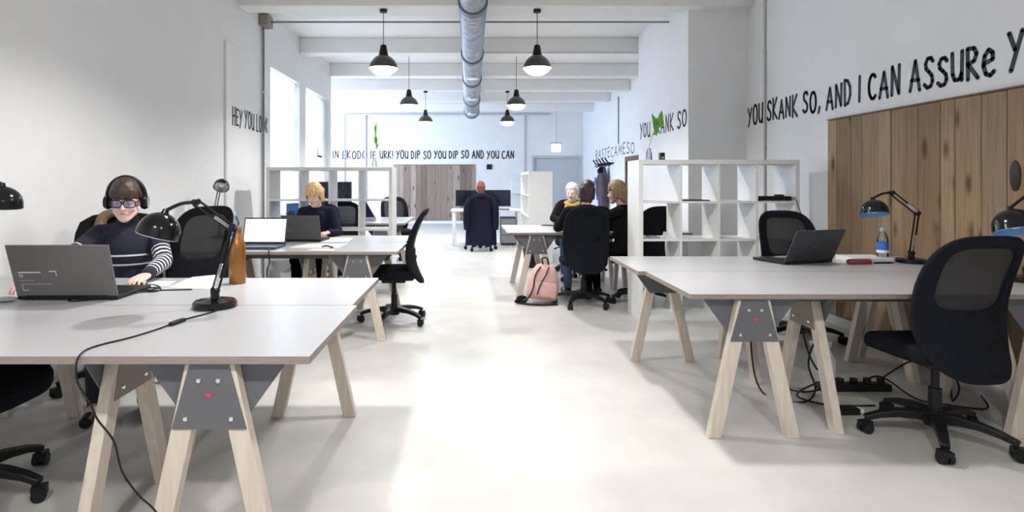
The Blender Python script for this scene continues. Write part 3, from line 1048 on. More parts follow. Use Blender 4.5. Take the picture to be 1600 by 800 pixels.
place_chair(2.70, 4.74, 178, 'black mesh back office chair behind the dark laptop on the right')
place_chair(-0.72, 5.40, 93, 'black office chair in side view at the end of the middle left desk')
cl = place_chair(-2.14, 4.36, 57, 'black mesh back office chair seen behind the front desk lamp arms')
cl.scale = (1.0, 1.0, 1.07)
place_chair(-2.28, 3.70, 205, 'black office chair on which the striped jumper person sits')
place_chair(-2.08, 2.36, -90, 'black office chair at the left end of the near left desk, bottom left corner')
place_chair(-1.74, 6.42, 180, 'black office chair of the blond person')
place_chair(1.44, 8.2, 176, 'black office chair under the silver haired person')
place_chair(0.19, 11.2, 2, 'black office chair far back under a draped navy coat')
place_chair(-1.75, 7.72, 20, 'black office chair behind the left bookcase by the dark monitor')
place_chair(-1.28, 9.9, 200, 'black office chair furthest back behind the left bookcase')
chair_s = make_chair('black closed back office chair carrying the dark haired person seen from behind', solid=True)
chair_s.location = (1.20, 6.15, 0)
chair_s.rotation_euler.z = R(0)
c2 = copy_tree(chair_s)
c2.location = (1.83, 6.27, 0)
c2.rotation_euler.z = R(30)
c2['label'] = 'black office chair behind the bookcase corner carrying the light brown haired person'


jt = thing('jacket', 'dark jacket with a brown collar hung over the striped jumper person\'s chair', 'jacket', (-2.28, 3.70, 0), R(205))
m = MB()
rows = []
for k, (z, w, d) in enumerate(((0.56, 0.26, 0.055), (0.7, 0.262, 0.055), (0.85, 0.262, 0.052), (0.97, 0.255, 0.05), (1.04, 0.235, 0.046), (1.082, 0.17, 0.034), (1.095, 0.09, 0.02))):
    r = []
    for i in range(40):
        t = 2 * PI * i / 40
        x = w * math.cos(t)
        r.append((x, lerp_table(BACK_Y, min(z, 1.06)) + 0.055 * (x / 0.24) ** 2 + d * (1 + 0.08 * math.sin(6 * t + k)) * math.sin(t), z))
    rows.append(r)
m.loft(rows)
m.build('body', M['blackcloth'], jt, angle=70)
MB().tube([(-0.03, -0.27, 1.085), (0.03, -0.25, 1.10), (0.10, -0.235, 1.07), (0.12, -0.2, 0.98), (0.11, -0.17, 0.86)], [0.02, 0.03, 0.034, 0.036, 0.03], 12, 4).build('collar', M['walnut'], jt)

# ------------------------------------------------------------------ bookcases
def bookcase(label, x0, y0, rz=0.0, S=1.49):
    root = thing('bookcase', label, 'bookcase', (x0, y0, 0), rz)
    D, T, I = 0.39, 0.042, 0.02
    MB().box((0, 0, 0), (T, D, S)).build('side_panel', M['white'], root, bevel=0.002)
    MB().box((S - T, 0, 0), (S, D, S)).build('side_panel', M['white'], root, bevel=0.002)
    MB().box((T, 0, S - T), (S - T, D, S)).build('top_panel', M['white'], root, bevel=0.002)
    MB().box((T, 0, 0), (S - T, D, T)).build('bottom_panel', M['white'], root, bevel=0.002)
    p = (S - 2 * T) / 4
    for k in (1, 2, 3):
        MB().box((T, 0.004, T + p * k - I / 2), (S - T, D - 0.004, T + p * k + I / 2)).build('shelf', M['white'], root)
    for j in (1, 2, 3):
        for k in range(4):
            MB().box((T + p * j - I / 2, 0.004, T + p * k + (I / 2 if k else 0)), (T + p * j + I / 2, D - 0.004, T + p * (k + 1) - (I / 2 if k < 3 else 0))).build('divider', M['white'], root)
    return root


BX, BY = 1.585, 5.44
bookcase('white open bookcase behind the front right desk', BX, BY, 0.0, 1.52)
LX, LY = -2.42, 6.80
bookcase('white open bookcase behind the blond person', LX, LY)
bookcase('white bookcase seen end on beyond the three seated people', 1.33, 9.4, R(90))

def row(k, S=1.52):
    return 0.042 + (S - 0.084) / 4 * k + 0.0101


def colx(x0, j):
    S = 1.52 if x0 == BX else 1.49
    return x0 + 0.042 + (S - 0.084) / 4 * (j + 0.5)


# things on the right bookcase
rt = thing('router', 'flat black network box with cables in the upper right bookcase cell', 'router', (colx(BX, 3), BY + 0.1, row(3)))
cx = colx(BX, 3)
MB().box((cx - 0.168, BY + 0.02, row(3) + 0.006), (cx + 0.155, BY + 0.2, row(3) + 0.045)).build('body', M['black'], rt, world=True, bevel=0.005)
MB().box((cx + 0.04, BY + 0.03, row(3) + 0.045), (cx + 0.09, BY + 0.12, row(3) + 0.062)).build('connector', M['black'], rt, world=True, bevel=0.004)
for xx, yy in ((-0.14, 0.04), (0.13, 0.04), (-0.14, 0.18), (0.13, 0.18)):
    MB().cyl((cx + xx, BY + yy, row(3)), (cx + xx, BY + yy, row(3) + 0.007), 0.012, seg=8).build('foot', M['black'], rt, world=True)
MB().tube([(cx + 0.155, BY + 0.05, row(3) + 0.03), (cx + 0.162, BY - 0.03, row(3) + 0.03), (cx + 0.19, BY - 0.03, row(3) - 0.05), (cx + 0.23, BY - 0.03, row(3) - 0.2), (cx + 0.24, BY - 0.02, 0.5)], 0.006, 6, 5).build('cable', M['grey'], rt, world=True)
o = MB().box((colx(BX, 0) + 0.165, BY + 0.03, row(3)), (colx(BX, 0) + 0.17, BY + 0.05, row(3) + 0.001)).box((colx(BX, 1) - 0.158, BY + 0.02, row(3)), (colx(BX, 1) + 0.1, BY + 0.3, row(3) + 0.012)).build('folder', M['liddark'])
bm_ = o
tag(o, 'thin dark folder lying in the second upper bookcase cell', 'folder')
o = MB().box((colx(BX, 0) - 0.10, BY + 0.05, row(2)), (colx(BX, 0) + 0.0, BY + 0.2, row(2) + 0.018)).build('notebook', M['grey'], bevel=0.002)
tag(o, 'small grey notebook in the left middle cell of the right bookcase', 'notebook')
b = MB()
b.prism([(colx(BX, 0) + 0.05, BY + 0.05, row(2)), (colx(BX, 0) + 0.14, BY + 0.05, row(2)), (colx(BX, 0) + 0.07, BY + 0.05, row(2) + 0.06)], (0, 0.12, 0))
o = b.build('folded_card', M['paper'])
tag(o, 'white folded paper card standing in the left middle bookcase cell', 'paper card')
o = thing('speaker_box', 'tiny black box on top of the right bookcase', 'small speaker', (BX + 0.28, BY + 0.17, 1.52))
MB().box((BX + 0.25, BY + 0.14, 1.52), (BX + 0.295, BY + 0.2, 1.595)).build('body', M['black'], o, world=True, bevel=0.004)
MB().cyl((BX + 0.2725, BY + 0.14, 1.545), (BX + 0.2725, BY + 0.137, 1.545), 0.014, seg=14).build('grille', M['grey'], o, world=True)


# plants: leafy cutting in a slim glass
def leaf(m, base, tip, width, nrm, bend=0.15):
    base, tip, nrm = Vector(base), Vector(tip), Vector(nrm).normalized()
    d = tip - base
    s = d.cross(nrm).normalized()
    n, kx = 12, 5
    rows = []
    for i in range(n + 1):
        t = i / n
        w = width * math.sin(PI * min(1, t * 0.97 + 0.015)) ** 0.8 * (1 - 0.35 * t)
        c = base + d * t + nrm * (bend * d.length * math.sin(PI * t))
        rows.append([c + s * w * (j / kx) + nrm * (0.18 * w * abs(j / kx)) for j in range(-kx, kx + 1)])
    m.loft(rows, cap=False, closed=False)


def cutting(label, base, stems, leaves):
    r = thing('plant_cutting', label, 'plant', base)
    bx, by, bz = base
    v = MB()
    v.lathe([(0.001, 0.0), (0.028, 0.0), (0.03, 0.01), (0.026, 0.07), (0.018, 0.10), (0.019, 0.115), (0.0155, 0.112), (0.015, 0.1), (0.023, 0.07), (0.026, 0.012), (0.001, 0.008)], 20, Matrix.Translation((bx, by, bz)))
    v.build('glass_vase', M['clear'], r, world=True)
    for s in stems:
        MB().tube(s, 0.0035, 6, 5).build('stem', M['stem'], r, world=True)
    for (a, t, w, nr) in leaves:
        m = MB()
        leaf(m, a, t, w, nr)
        o = m.build('leaf', M['leaf'], r, world=True, angle=80)
        sd = o.modifiers.new('solid', 'SOLIDIFY')
        sd.thickness = 0.0015
    return r


Y1 = BY + 0.16
b0 = Vector(G(1014, 250, Y1)); b0.z = 1.52
cutting('bright green leafy cutting on top of the right bookcase', tuple(b0),
        [[b0 + Vector((0, 0, 0.01)), G(1014, 232, Y1), G(1019, 212, Y1), G(1024, 200, Y1)], [G(1019, 212, Y1), G(1026, 203, Y1), G(1031, 196, Y1)]],
        [(G(1024, 208, Y1), G(1018, 178, Y1 - 0.03), 0.033, (0.2, -1, 0.2)), (G(1030, 198, Y1), G(1034, 173, Y1 + 0.03), 0.03, (-0.3, -1, 0.1)), (G(1022, 190, Y1), G(1025, 213, Y1 - 0.05), 0.028, (0.4, -1, 0.3)), (G(1028, 200, Y1), G(1038, 194, Y1 - 0.02), 0.016, (0, -1, 0.6))])
Y2 = LY + 0.2
b1 = Vector(G(585, 262, Y2)); b1.z = 1.49
cutting('pale green leafy cutting on top of the left bookcase', tuple(b1),
        [[b1 + Vector((0, 0, 0.01)), G(586, 245, Y2), G(588, 225, Y2), G(588, 205, Y2)]],
        [(G(588, 228, Y2), G(586, 208, Y2 - 0.02), 0.024, (0.2, -1, 0.1)), (G(588, 212, Y2), G(591, 186, Y2), 0.02, (-0.5, -1, 0.2)), (G(587, 234, Y2), G(594, 222, Y2), 0.014, (0.1, -1, 0.5))])
# things on the left bookcase
o = thing('cardboard_box', 'bright blue box with dark print in the left bookcase', 'box', (colx(LX, 0) + 0.12, LY + 0.1, row(2, 1.49)))
MB().box((colx(LX, 0) + 0.0, LY + 0.06, row(2, 1.49)), (colx(LX, 0) + 0.165, LY + 0.24, row(2, 1.49) + 0.30)).build('body', M['boxblue'], o, world=True, bevel=0.004)
MB().sphere((colx(LX, 0) + 0.06, LY + 0.06, row(2, 1.49) + 0.17), 0.05, 2, (1, 0.05, 1)).build('print_patch', M['liddark'], o, world=True)
o = MB().box((colx(LX, 1) - 0.02, LY + 0.05, row(2, 1.49)), (colx(LX, 1) + 0.03, LY + 0.25, row(2, 1.49) + 0.27)).build('ring_binder', M['bluelabel'], bevel=0.004)
tag(o, 'narrow blue ring binder in the left bookcase behind the blond person', 'binder')
# literature holder by the back wall
o = thing('leaflet_holder', 'small white leaflet holder on the back wall left of the door', 'leaflet holder', (1.53, YB, 1.0))
MB().box((1.30, YB - 0.10, 0.95), (1.75, YB, 1.35)).build('holder', M['white'], o, world=True, bevel=0.005)
MB().box((1.66, YB - 0.115, 1.0), (1.75, YB - 0.101, 1.5)).build('leaflet', M['teal'], o, world=True)


# ------------------------------------------------------------------ pendant lamps
def make_pendant(label):
    root = thing('pendant_lamp', label, 'pendant lamp', (0, 0, 2.685), 0, None)
    MB().lathe([(0.001, 0.285), (0.03, 0.285), (0.036, 0.278), (0.05, 0.20), (0.056, 0.168), (0.062, 0.15), (0.001, 0.15)], 24).build('socket', M['black'], root, angle=40)
    prof_o = [(0.03, 0.166), (0.07, 0.152), (0.108, 0.126), (0.137, 0.094), (0.157, 0.058), (0.168, 0.022), (0.174, 0.0)]
    prof_i = [(0.171, 0.001), (0.164, 0.022), (0.152, 0.057), (0.132, 0.091), (0.104, 0.122), (0.067, 0.147), (0.03, 0.16)]
    MB().lathe(prof_o, 40).build('lamp_shade', M['lampgrey'], root, angle=40)
    MB().lathe(prof_i, 40).build('shade_lining', M['lampin'], root, angle=60)
    MB().lathe([(0.001, -0.082), (0.05, -0.078), (0.095, -0.064), (0.132, -0.042), (0.155, -0.014), (0.162, 0.008), (0.158, 0.02), (0.001, 0.03)], 32).build('bulb', M['glow'], root, angle=60)  # glowing bowl below the rim gives the lamp's bloom a shape
    MB().cyl((0, 0, 0.28), (0, 0, 0.69), 0.0045, seg=8).build('cord', M['black'], root)
    MB().lathe([(0.001, 0.675), (0.042, 0.677), (0.046, 0.685), (0.046, 0.714), (0.001, 0.715)], 20).build('ceiling_rose', M['black'], root)
    return root


pend0 = make_pendant('charcoal bell pendant lamp, left one of the front hanging pair')
spots = [(-1.06, 6.97, 'charcoal bell pendant lamp, left one of the front hanging pair'), (0.80, 6.97, 'charcoal bell pendant lamp, right one of the front hanging pair'),
         (-1.11, 10.3, 'charcoal bell pendant lamp, left one of the middle hanging pair'), (0.81, 10.3, 'charcoal bell pendant lamp, right one of the middle hanging pair'),
         (-1.04, 13.15, 'small looking bell pendant lamp, left one of the furthest pair'), (0.83, 13.15, 'small looking bell pendant lamp, right one of the furthest pair'),
         (-1.06, 3.5, 'bell pendant lamp above the near left desks'), (0.80, 3.5, 'bell pendant lamp above the near right desks'),
         (-1.06, 0.2, 'bell pendant lamp behind the camera on the left'), (0.80, 0.2, 'bell pendant lamp behind the camera on the right')]
for i, (x, y, lab) in enumerate(spots):
    p = pend0 if i == 0 else copy_tree(pend0)
    p.location = (x, y, 2.685)
    p['label'] = lab
    p['group'] = 'bell pendant lamps along the aisle'
    if not (6 < y < 8 or 13 < y < 14):
        for ch in p.children:                     # these hang from the ceiling itself, a little longer cord
            if ch.name.startswith('ceiling_rose'):
                ch.location.z = 0.25
            if ch.name.startswith('cord'):
                ch.scale.z = 0.66 / 0.41
                ch.location.z = 0.28 * (1 - ch.scale.z)
    l = bpy.data.lights.new('pendant_light', 'SPOT')
    l.energy = PENDANT_POWER * 4.2
    l.color = PENDANT_COLOR
    l.shadow_soft_size = 0.08
    l.spot_size = R(158)
    l.spot_blend = 0.5
    lo = bpy.data.objects.new('pendant_light', l)
    C.objects.link(lo)
    lo.location = (x, y, 2.685 - 0.095)


# ------------------------------------------------------------------ desk lamps
def desk_lamp(label, base, elbow, top, head, facing, inner, dia=0.185, group='black jointed desk lamps', cord=None, springs=True, facing_off=0.0):
    base, elbow, top, head, facing = Vector(base), Vector(elbow), Vector(top), Vector(head), Vector(facing).normalized()
    root = thing('desk_lamp', label, 'desk lamp', base, 0, group)
    MB().lathe([(0.001, 0), (0.092, 0), (0.095, 0.004), (0.094, 0.022), (0.086, 0.031), (0.03, 0.034), (0.02, 0.04), (0.018, 0.07), (0.001, 0.071)], 36, Matrix.Translation(base)).build('base', M['gloss'], root, world=True, angle=35)
    foot = base + Vector((0, 0, 0.07))

    def arm(a, b, name):
        d = (b - a).normalized()
        s = d.cross(Vector((0, 1, 0)))
        s = s.normalized() if s.length > 0.01 else Vector((1, 0, 0))
        m = MB()
        for k in (-1, 1):
            m.cyl(a + s * k * 0.013, b + s * k * 0.013, 0.0055, seg=8)
        for t in (0.02, 0.97):
            c = a + (b - a) * t
            m.cyl(c - s * 0.02, c + s * 0.02, 0.008, seg=8)
        o = m.build(name, M['gloss'], root, world=True)
        if springs:
            y = Vector((0, -0.016, 0))
            p0, p1 = a + (b - a) * 0.08 + y, a + (b - a) * 0.45 + y
            pts = []
            u = d.orthogonal().normalized()
            w = d.cross(u)
            for k in range(90):
                t = k / 89
                pts.append(p0 + (p1 - p0) * t + (u * math.cos(k * 1.05) + w * math.sin(k * 1.05)) * 0.007)
            MB().tube(pts, 0.0016, 5).build('spring', M['chrome'], o, world=True)
        return o
    arm(foot, elbow, 'lower_arm')
    arm(elbow, top, 'upper_arm')
    for c in (foot, elbow, top):
        MB().cyl(c - Vector((0, 0.018, 0)), c + Vector((0, 0.018, 0)), 0.014, seg=14).cyl(c - Vector((0, 0.028, 0)), c - Vector((0, 0.018, 0)), 0.009, seg=10).build('joint', M['black'], root, world=True)
    z = -facing
    rot = z.to_track_quat('Z', 'Y').to_matrix().to_4x4()
    mt = Matrix.Translation(head) @ rot
    r = dia / 2
    n = 9
    out = [(r * math.cos(PI / 2 * (1 - k / n) * 0.97) if k else 0.012, r * 1.0 * math.sin(PI / 2 * (1 - k / n))) for k in range(n + 1)]
    out = [(max(0.012, r * math.sin(PI / 2 * k / n)), r * 0.98 * math.cos(PI / 2 * k / n)) for k in range(n + 1)] + [(r * 1.01, -r * 0.22)]
    inn = [(p[0] - 0.003, p[1] - 0.003) for p in reversed(out[1:])] + [(0.004, r * 0.9)]
    sh = MB().lathe(out + [(inn[0][0], out[-1][1])], 36, mt).build('lamp_shade', M['gloss'], root, world=True, angle=50)
    MB().lathe(inn, 36, mt).build('shade_lining', inner, sh, world=True, angle=60)
    MB().sphere(mt @ Vector((0, 0, r * 0.25)), r * 0.36, 2).build('bulb', M['lampin'], sh, world=True)
    neck = mt @ Vector((0, 0, r * 1.0))
    MB().cyl(neck - z * 0.01, neck + z * 0.016, 0.018, 0.011, seg=16).build('lamp_holder', M['gloss'], root, world=True)
    MB().tube([top, (top + neck + z * 0.012) / 2 + Vector((0, 0, 0.01)), neck + z * 0.008], 0.008, 8, 4).build('neck', M['black'], root, world=True)
    if cord:
        c = MB().tube(cord[0], 0.0032, 6, 6).build('power_cord', M['black'], root, world=True)
        if cord[1]:
            a, b = cord[1]
            MB().sweep([a, (Vector(a) + Vector(b)) / 2, b], [0.018, 0.02, 0.018], [0.014, 0.017, 0.014]).build('switch', M['black'], c, world=True, bevel=0.003)
    return root


TZ = 0.74
lb = on_top(336, 479); lb.z = TZ
YL = lb.y
cord_pts = [on_top(345, 482, 0.7435), on_top(330, 488, 0.7435), on_top(300, 496, 0.7435), on_top(278, 502, 0.7435), on_top(250, 513, 0.7435), on_top(205, 527, 0.7435), on_top(160, 538, 0.7435), on_top(136, 546, 0.7435), on_top(124, 556, 0.744)]
cord_pts += [G(119, 572, 1.845), G(122, 600, 1.84), G(140, 628, 1.84), G(152, 655, 1.84), G(178, 690, 1.84), G(190, 735, 1.84), G(215, 772, 1.84), G(245, 802, 1.84), G(262, 850, 1.84), (-0.98, 1.83, 0.006), (-0.75, 1.9, 0.006)]
LH = G(248, 362, YL - 0.06)
desk_lamp('black jointed desk lamp with round base at the front left desk, cord over the edge', lb, G(364, 357, YL), G(306, 316, YL - 0.02), LH, (-0.28, -0.1, -1), M['lampin'], 0.176,
          cord=(cord_pts, (on_top(288, 499, 0.7475), on_top(266, 507, 0.7475))))
b2 = on_top(1424, 410); b2.z = TZ
desk_lamp('black desk lamp with blue light painted inside its shade beside the water bottle', b2, G(1433, 333, b2.y), G(1393, 301, b2.y - 0.02), G(1366, 331, b2.y - 0.1), (-0.05, -0.28, -1), M['blueglow'], 0.172)
desk_lamp('black desk lamp with blue light painted inside, cut by the right edge of the photo', (3.16, 3.27, TZ), (3.27, 3.29, 1.06), (3.22, 3.25, 1.27), G(1587, 355, 3.15), (-0.05, -0.35, -1), M['blueglow'], 0.205)
desk_lamp('black desk lamp whose domed shade is cut by the left edge of the photo', (-2.62, 3.02, TZ), (-2.68, 3.0, 1.08), (-2.58, 2.98, 1.33), G(2, 318, 2.96), (-0.1, 0.05, -1), M['lampin'], 0.185)
desk_lamp('small looking desk lamp raised high by the wall on the middle left desk', (-2.55, 5.85, TZ), (-2.60, 5.85, 1.02), (-2.53, 5.83, 1.33), G(346, 291, 5.72), (0.15, -0.75, -0.75), M['chrome'], 0.15)


# ------------------------------------------------------------------ laptops and monitors
def laptop(label, x, y, rz, w, d, lid_h, open_deg, lid_m, screen_m, pal_m, prints=None, key_m=None, z=TZ):
    """user sits on the local -Y side; the lid stands at the +Y end and leans away from the user"""
    root = thing('laptop', label, 'laptop', (x, y, z), rz)
    ba = MB().box((-w / 2, -d / 2, 0.003), (w / 2, d / 2, 0.021)).build('base', pal_m, root, bevel=0.004)
    kb = MB()
    for r_ in range(5):
        for c_ in range(13):
            kx = -w * 0.43 + c_ * w * 0.0715
            ky = -d * 0.02 + r_ * d * 0.088
            kb.box((kx - w * 0.030, ky - d * 0.036, 0.021), (kx + w * 0.030, ky + d * 0.036, 0.0235))
    kb.build('keyboard', key_m or M['black'], ba, smooth=False)
    MB().box((-w * 0.14, -d * 0.42, 0.021), (w * 0.14, -d * 0.14, 0.0216)).build('touchpad', M['grey'], ba)
    for sx in (-1, 1):
        MB().box((sx * w * 0.42 - 0.02, -d * 0.4, 0), (sx * w * 0.42 + 0.02, d * 0.4, 0.003)).build('foot', M['black'], ba)
    hinge = Matrix.Translation((0, d / 2 - 0.006, 0.022)) @ Matrix.Rotation(R(-(open_deg - 90)), 4, 'X')
    lid = MB().box((-w / 2, -0.004, 0.0), (w / 2, 0.006, lid_h), hinge).build('lid', lid_m, root, bevel=0.003)
    MB().box((-w / 2 + 0.012, -0.0055, 0.018), (w / 2 - 0.012, -0.0042, lid_h - 0.014), hinge).build('screen', screen_m, lid)
    MB().cyl((-w * 0.4, d / 2 - 0.006, 0.022), (w * 0.4, d / 2 - 0.006, 0.022), 0.008, seg=10).build('hinge', M['black'], root)
    for (a0, z0, a1, z1, mm) in prints or ():
        MB().box((a0, 0.0062, z0), (a1, 0.0068, z1), hinge).build('lid_print', mm, lid)
    return root


pw, pg = M['print'], M['printgrey']
laptop('large grey laptop seen from behind on the front left desk', -1.93, 2.90, R(181), 0.475, 0.30, 0.262, 107, M['lidgrey'], M['screen'], M['black'],
       prints=[(0.10, 0.122, 0.205, 0.127, pw), (0.205 - 0.02, 0.098, 0.205, 0.117, pg), (0.14, 0.08, 0.205, 0.084, pg), (0.06, 0.062, 0.205, 0.066, pg), (0.175, 0.03, 0.2, 0.033, pw), (0.198, 0.03, 0.2, 0.06, pw), (0.028, 0.128, 0.06, 0.132, pw), (0.028, 0.105, 0.031, 0.132, pw)])
laptop('dark laptop with its lid to the camera on the right desk', 2.30, 4.13, R(197), 0.42, 0.29, 0.245, 116, M['liddark'], M['screenoff'], M['black'],
       prints=[(-0.02, 0.11, 0.03, 0.114, M['lidgrey'])])
laptop('open laptop with a lit white screen on the middle left desk', -1.84, 4.98, R(-2), 0.39, 0.26, 0.235, 105, M['liddark'], M['screen'], M['navykey'])
laptop('slate laptop used by the blond person, lid to the camera', -1.60, 5.62, R(176), 0.37, 0.26, 0.24, 106, M['lidolive'], M['screenoff'], M['black'],
       prints=[(0.10, 0.115, 0.16, 0.119, M['grey']), (0.08, 0.085, 0.165, 0.089, M['grey'])])


def monitor(label, x, y, z, rz, w, h, zc, group=None, back=True):
    root = thing('monitor', label, 'monitor', (x, y, z), rz, group)
    pn = MB().box((-w / 2, -0.02, zc - h / 2 - z), (w / 2, 0.02, zc + h / 2 - z)).build('panel', M['liddark'], root, bevel=0.005)
    MB().box((-w / 2 + 0.012, -0.0215, zc - h / 2 - z + 0.02), (w / 2 - 0.012, -0.0203, zc + h / 2 - z - 0.012)).build('screen', M['screenoff'], pn)
    MB().sweep([(0, 0.07, 0.01), (0, 0.065, 0.2 if zc - z > 0.2 else (zc - z) * 0.5), (0, 0.03, zc - z)], [0.06, 0.05, 0.05], [0.02, 0.02, 0.02], up=(0, 1, 0.01)).build('stand_neck', M['black'], root)
    MB().box((-0.12, -0.04, 0), (0.12, 0.12, 0.012)).build('stand_base', M['black'], root, bevel=0.004)
    return root


monitor('left dark monitor on the far white desk', -0.02, 12.25, TZ, R(4), 0.62, 0.35, 0.98, 'monitors on the far white desk')
monitor('right dark monitor on the far white desk', 0.56, 12.22, TZ, R(-4), 0.56, 0.35, 0.98, 'monitors on the far white desk')
monitor('dark monitor standing on the desk behind the left bookcase', -1.98, 8.3, TZ, R(0), 0.52, 0.34, 1.15)
o = MB().box((0.35, 11.98, TZ), (0.80, 12.1, TZ + 0.02)).build('keyboard', M['black'], bevel=0.004)
tag(o, 'black keyboard on the far white desk right of the coat', 'keyboard')
dm = thing('desktop_screen', 'dark slanted desktop screen on the desk behind the left bookcase, right cell', 'screen', (-1.52, 8.6, TZ))
MB().prism([(-1.66, 8.5, TZ + 0.05), (-1.42, 8.5, TZ + 0.05), (-1.56, 8.5, TZ + 0.29), (-1.66, 8.5, TZ + 0.29)], (0, 0.05, 0)).build('screen', M['navycoat'], dm, world=True, bevel=0.006)
MB().box((-1.66, 8.45, TZ), (-1.42, 8.62, TZ + 0.055)).build('stand', M['grey'], dm, world=True, bevel=0.006)

# ------------------------------------------------------------------ things on the desks
pb = on_top(371, 442); pb.z = TZ
cb = thing('drink_bottle', 'copper coloured metal drinking bottle on the front left desk', 'bottle', pb)
MB().lathe([(0.001, 0), (0.041, 0), (0.044, 0.006), (0.044, 0.19), (0.043, 0.21), (0.036, 0.24), (0.024, 0.268), (0.0195, 0.285), (0.0195, 0.292)], 32, Matrix.Translation(pb), close=True).build('body', M['copper'], cb, world=True, angle=50)
MB().lathe([(0.0205, 0.288), (0.0215, 0.292), (0.0215, 0.315), (0.019, 0.318), (0.001, 0.318)], 24, Matrix.Translation(pb)).build('cap', M['copper'], cb, world=True)


def water_bottle(label, pos, h=0.24, r=0.032):
    t = thing('water_bottle', label, 'bottle', pos)
    mt = Matrix.Translation(pos)
    k = h / 0.24
    MB().lathe([(0.001, 0.004), (r * 0.8, 0), (r, 0.01 * k), (r, 0.03 * k), (r * 0.96, 0.036 * k), (r, 0.042 * k), (r, 0.15 * k), (r * 0.93, 0.17 * k), (r * 0.6, 0.20 * k), (0.013, 0.215 * k), (0.013, 0.222 * k)], 24, mt).build('body', M['clear'], t, world=True, angle=50)
    MB().lathe([(r * 1.015, 0.085 * k), (r * 1.015, 0.14 * k)], 24, mt).build('label_band', M['bluelabel'], t, world=True)
    MB().lathe([(r * 1.02, 0.066 * k), (r * 1.02, 0.085 * k)], 24, mt).build('label_stripe', M['print'], t, world=True)
    MB().lathe([(0.0145, 0.215 * k), (0.015, 0.218 * k), (0.015, 0.236 * k), (0.001, 0.24 * k)], 20, mt).build('cap', M['bluecap'], t, world=True)
    return t


wb_ = on_top(1379, 409); wb_.z = TZ
water_bottle('clear plastic water bottle with a blue label on the right desk', wb_, 0.245, 0.036)
water_bottle('clear plastic water bottle with a blue label behind the copper bottle', Vector((-2.0, 4.86, TZ)), 0.32, 0.048)


def sheet(label, pts, m, cat='paper', thick=0.0015, name='paper_sheet', z=TZ, lift=None):
    b = MB()
    P = [Vector((p[0], p[1], z + 0.0003 + (lift[i] if lift else 0))) for i, p in enumerate(pts)]
    n = 6
    grid = []
    for i in range(n + 1):
        rowp = []
        for j in range(n + 1):
            u, v = i / n, j / n
            q = P[0] * (1 - u) * (1 - v) + P[1] * u * (1 - v) + P[2] * u * v + P[3] * (1 - u) * v
            rowp.append(q)
        grid.append(rowp)
    b.loft(grid, cap=False, closed=False)
    bmesh.ops.recalc_face_normals(b.bm, faces=b.bm.faces)
    if sum(f.normal.z for f in b.bm.faces) < 0:
        bmesh.ops.reverse_faces(b.bm, faces=b.bm.faces)
    ext = bmesh.ops.extrude_face_region(b.bm, geom=list(b.bm.faces))
    bmesh.ops.translate(b.bm, verts=[g for g in ext['geom'] if isinstance(g, bmesh.types.BMVert)], vec=(0, 0, thick))
    o = b.build(name, m, smooth=False)
    return tag(o, label, cat)


T2 = lambda px, py: on_top(px, py).to_2d()
sheet('white paper sheet curling up on the front left desk beside the lamp base', [T2(262, 449), T2(338, 452), T2(342, 437), T2(300, 436)], M['paper'], lift=[0, 0, 0.03, 0.012])
sheet('white paper sheet under the cables by the striped sleeve', [T2(205, 447), T2(262, 447), T2(275, 439), T2(225, 439)], M['paper'])
sheet('white paper sheet right of the slate laptop on the middle left desk', [T2(500, 378), T2(545, 378), T2(552, 371), T2(512, 371)], M['paper'])
sheet('white paper sheets in front of the slate laptop at the desk edge', [T2(452, 387), T2(528, 388), T2(545, 381), T2(480, 381)], M['paper'], thick=0.006)
sheet('white paper sheet poking over the middle desk with dark glasses on it', [T2(478, 391), T2(520, 391.5), T2(525, 389), T2(490, 388.5)], M['paper'])
sheet('thin dark folder on the desk beside the silver haired person', [T2(846, 352.6), T2(880, 354), T2(886, 353), T2(852, 351.6)], M['liddark'], cat='folder', thick=0.012, name='document_folder')
o = MB().tube([on_top(504, 385.5, 0.752), on_top(508, 384, 0.752), on_top(513, 384.3, 0.752), on_top(517, 386, 0.752), on_top(520, 386.5, 0.752)], 0.006, 6, 3).build('reading_glasses', M['black'])
tag(o, 'small pair of dark glasses lying on papers by the slate laptop', 'glasses')
bk = on_top(1342, 403)
o = MB().box((2.68, 4.02, TZ), (2.95, 4.24, TZ + 0.035)).build('paper_stack', M['paper'], bevel=0.003)
tag(o, 'low stack of white paper between the dark laptop and the water bottle', 'paper stack')
o = thing('pencil_case', 'small dark red case in front of the paper stack', 'pencil case', (2.69, 3.98, TZ))
MB().loft([[(2.60, 3.97 + a, TZ + 0.016 + c) for a, c in superellipse(0, 0, 0.022, 0.016, 16, 3)], [(2.61, 3.97 + a, TZ + 0.018 + c) for a, c in superellipse(0, 0, 0.026, 0.0175, 16, 3)], [(2.75, 3.985 + a, TZ + 0.018 + c) for a, c in superellipse(0, 0, 0.026, 0.0175, 16, 3)], [(2.76, 3.985 + a, TZ + 0.016 + c) for a, c in superellipse(0, 0, 0.022, 0.016, 16, 3)]]).build('body', M['redbook'], o, world=True)
MB().tube([(2.61, 3.96, TZ + 0.036), (2.75, 3.975, TZ + 0.036)], 0.002, 6).build('zip', M['grey'], o, world=True)
o = MB().cyl((2.80, 4.0, TZ + 0.006), (2.93, 4.01, TZ + 0.006), 0.006, seg=8).cyl((2.93, 4.01, TZ + 0.006), (2.95, 4.0115, TZ + 0.006), 0.006, 0.001, seg=8).build('pen', M['black'])
tag(o, 'black pen on the right desk before the water bottle', 'pen')
o = MB().loft([ring_at(-2.49, 4.80, TZ, 0.03, 0.03), ring_at(-2.49, 4.80, TZ + 0.06, 0.036, 0.036), ring_at(-2.49, 4.80, TZ + 0.10, 0.04, 0.04)]).build('paper_cup', M['yellow'])
tag(o, 'pale yellow cup on the middle left desk behind the round lamp shade', 'cup')
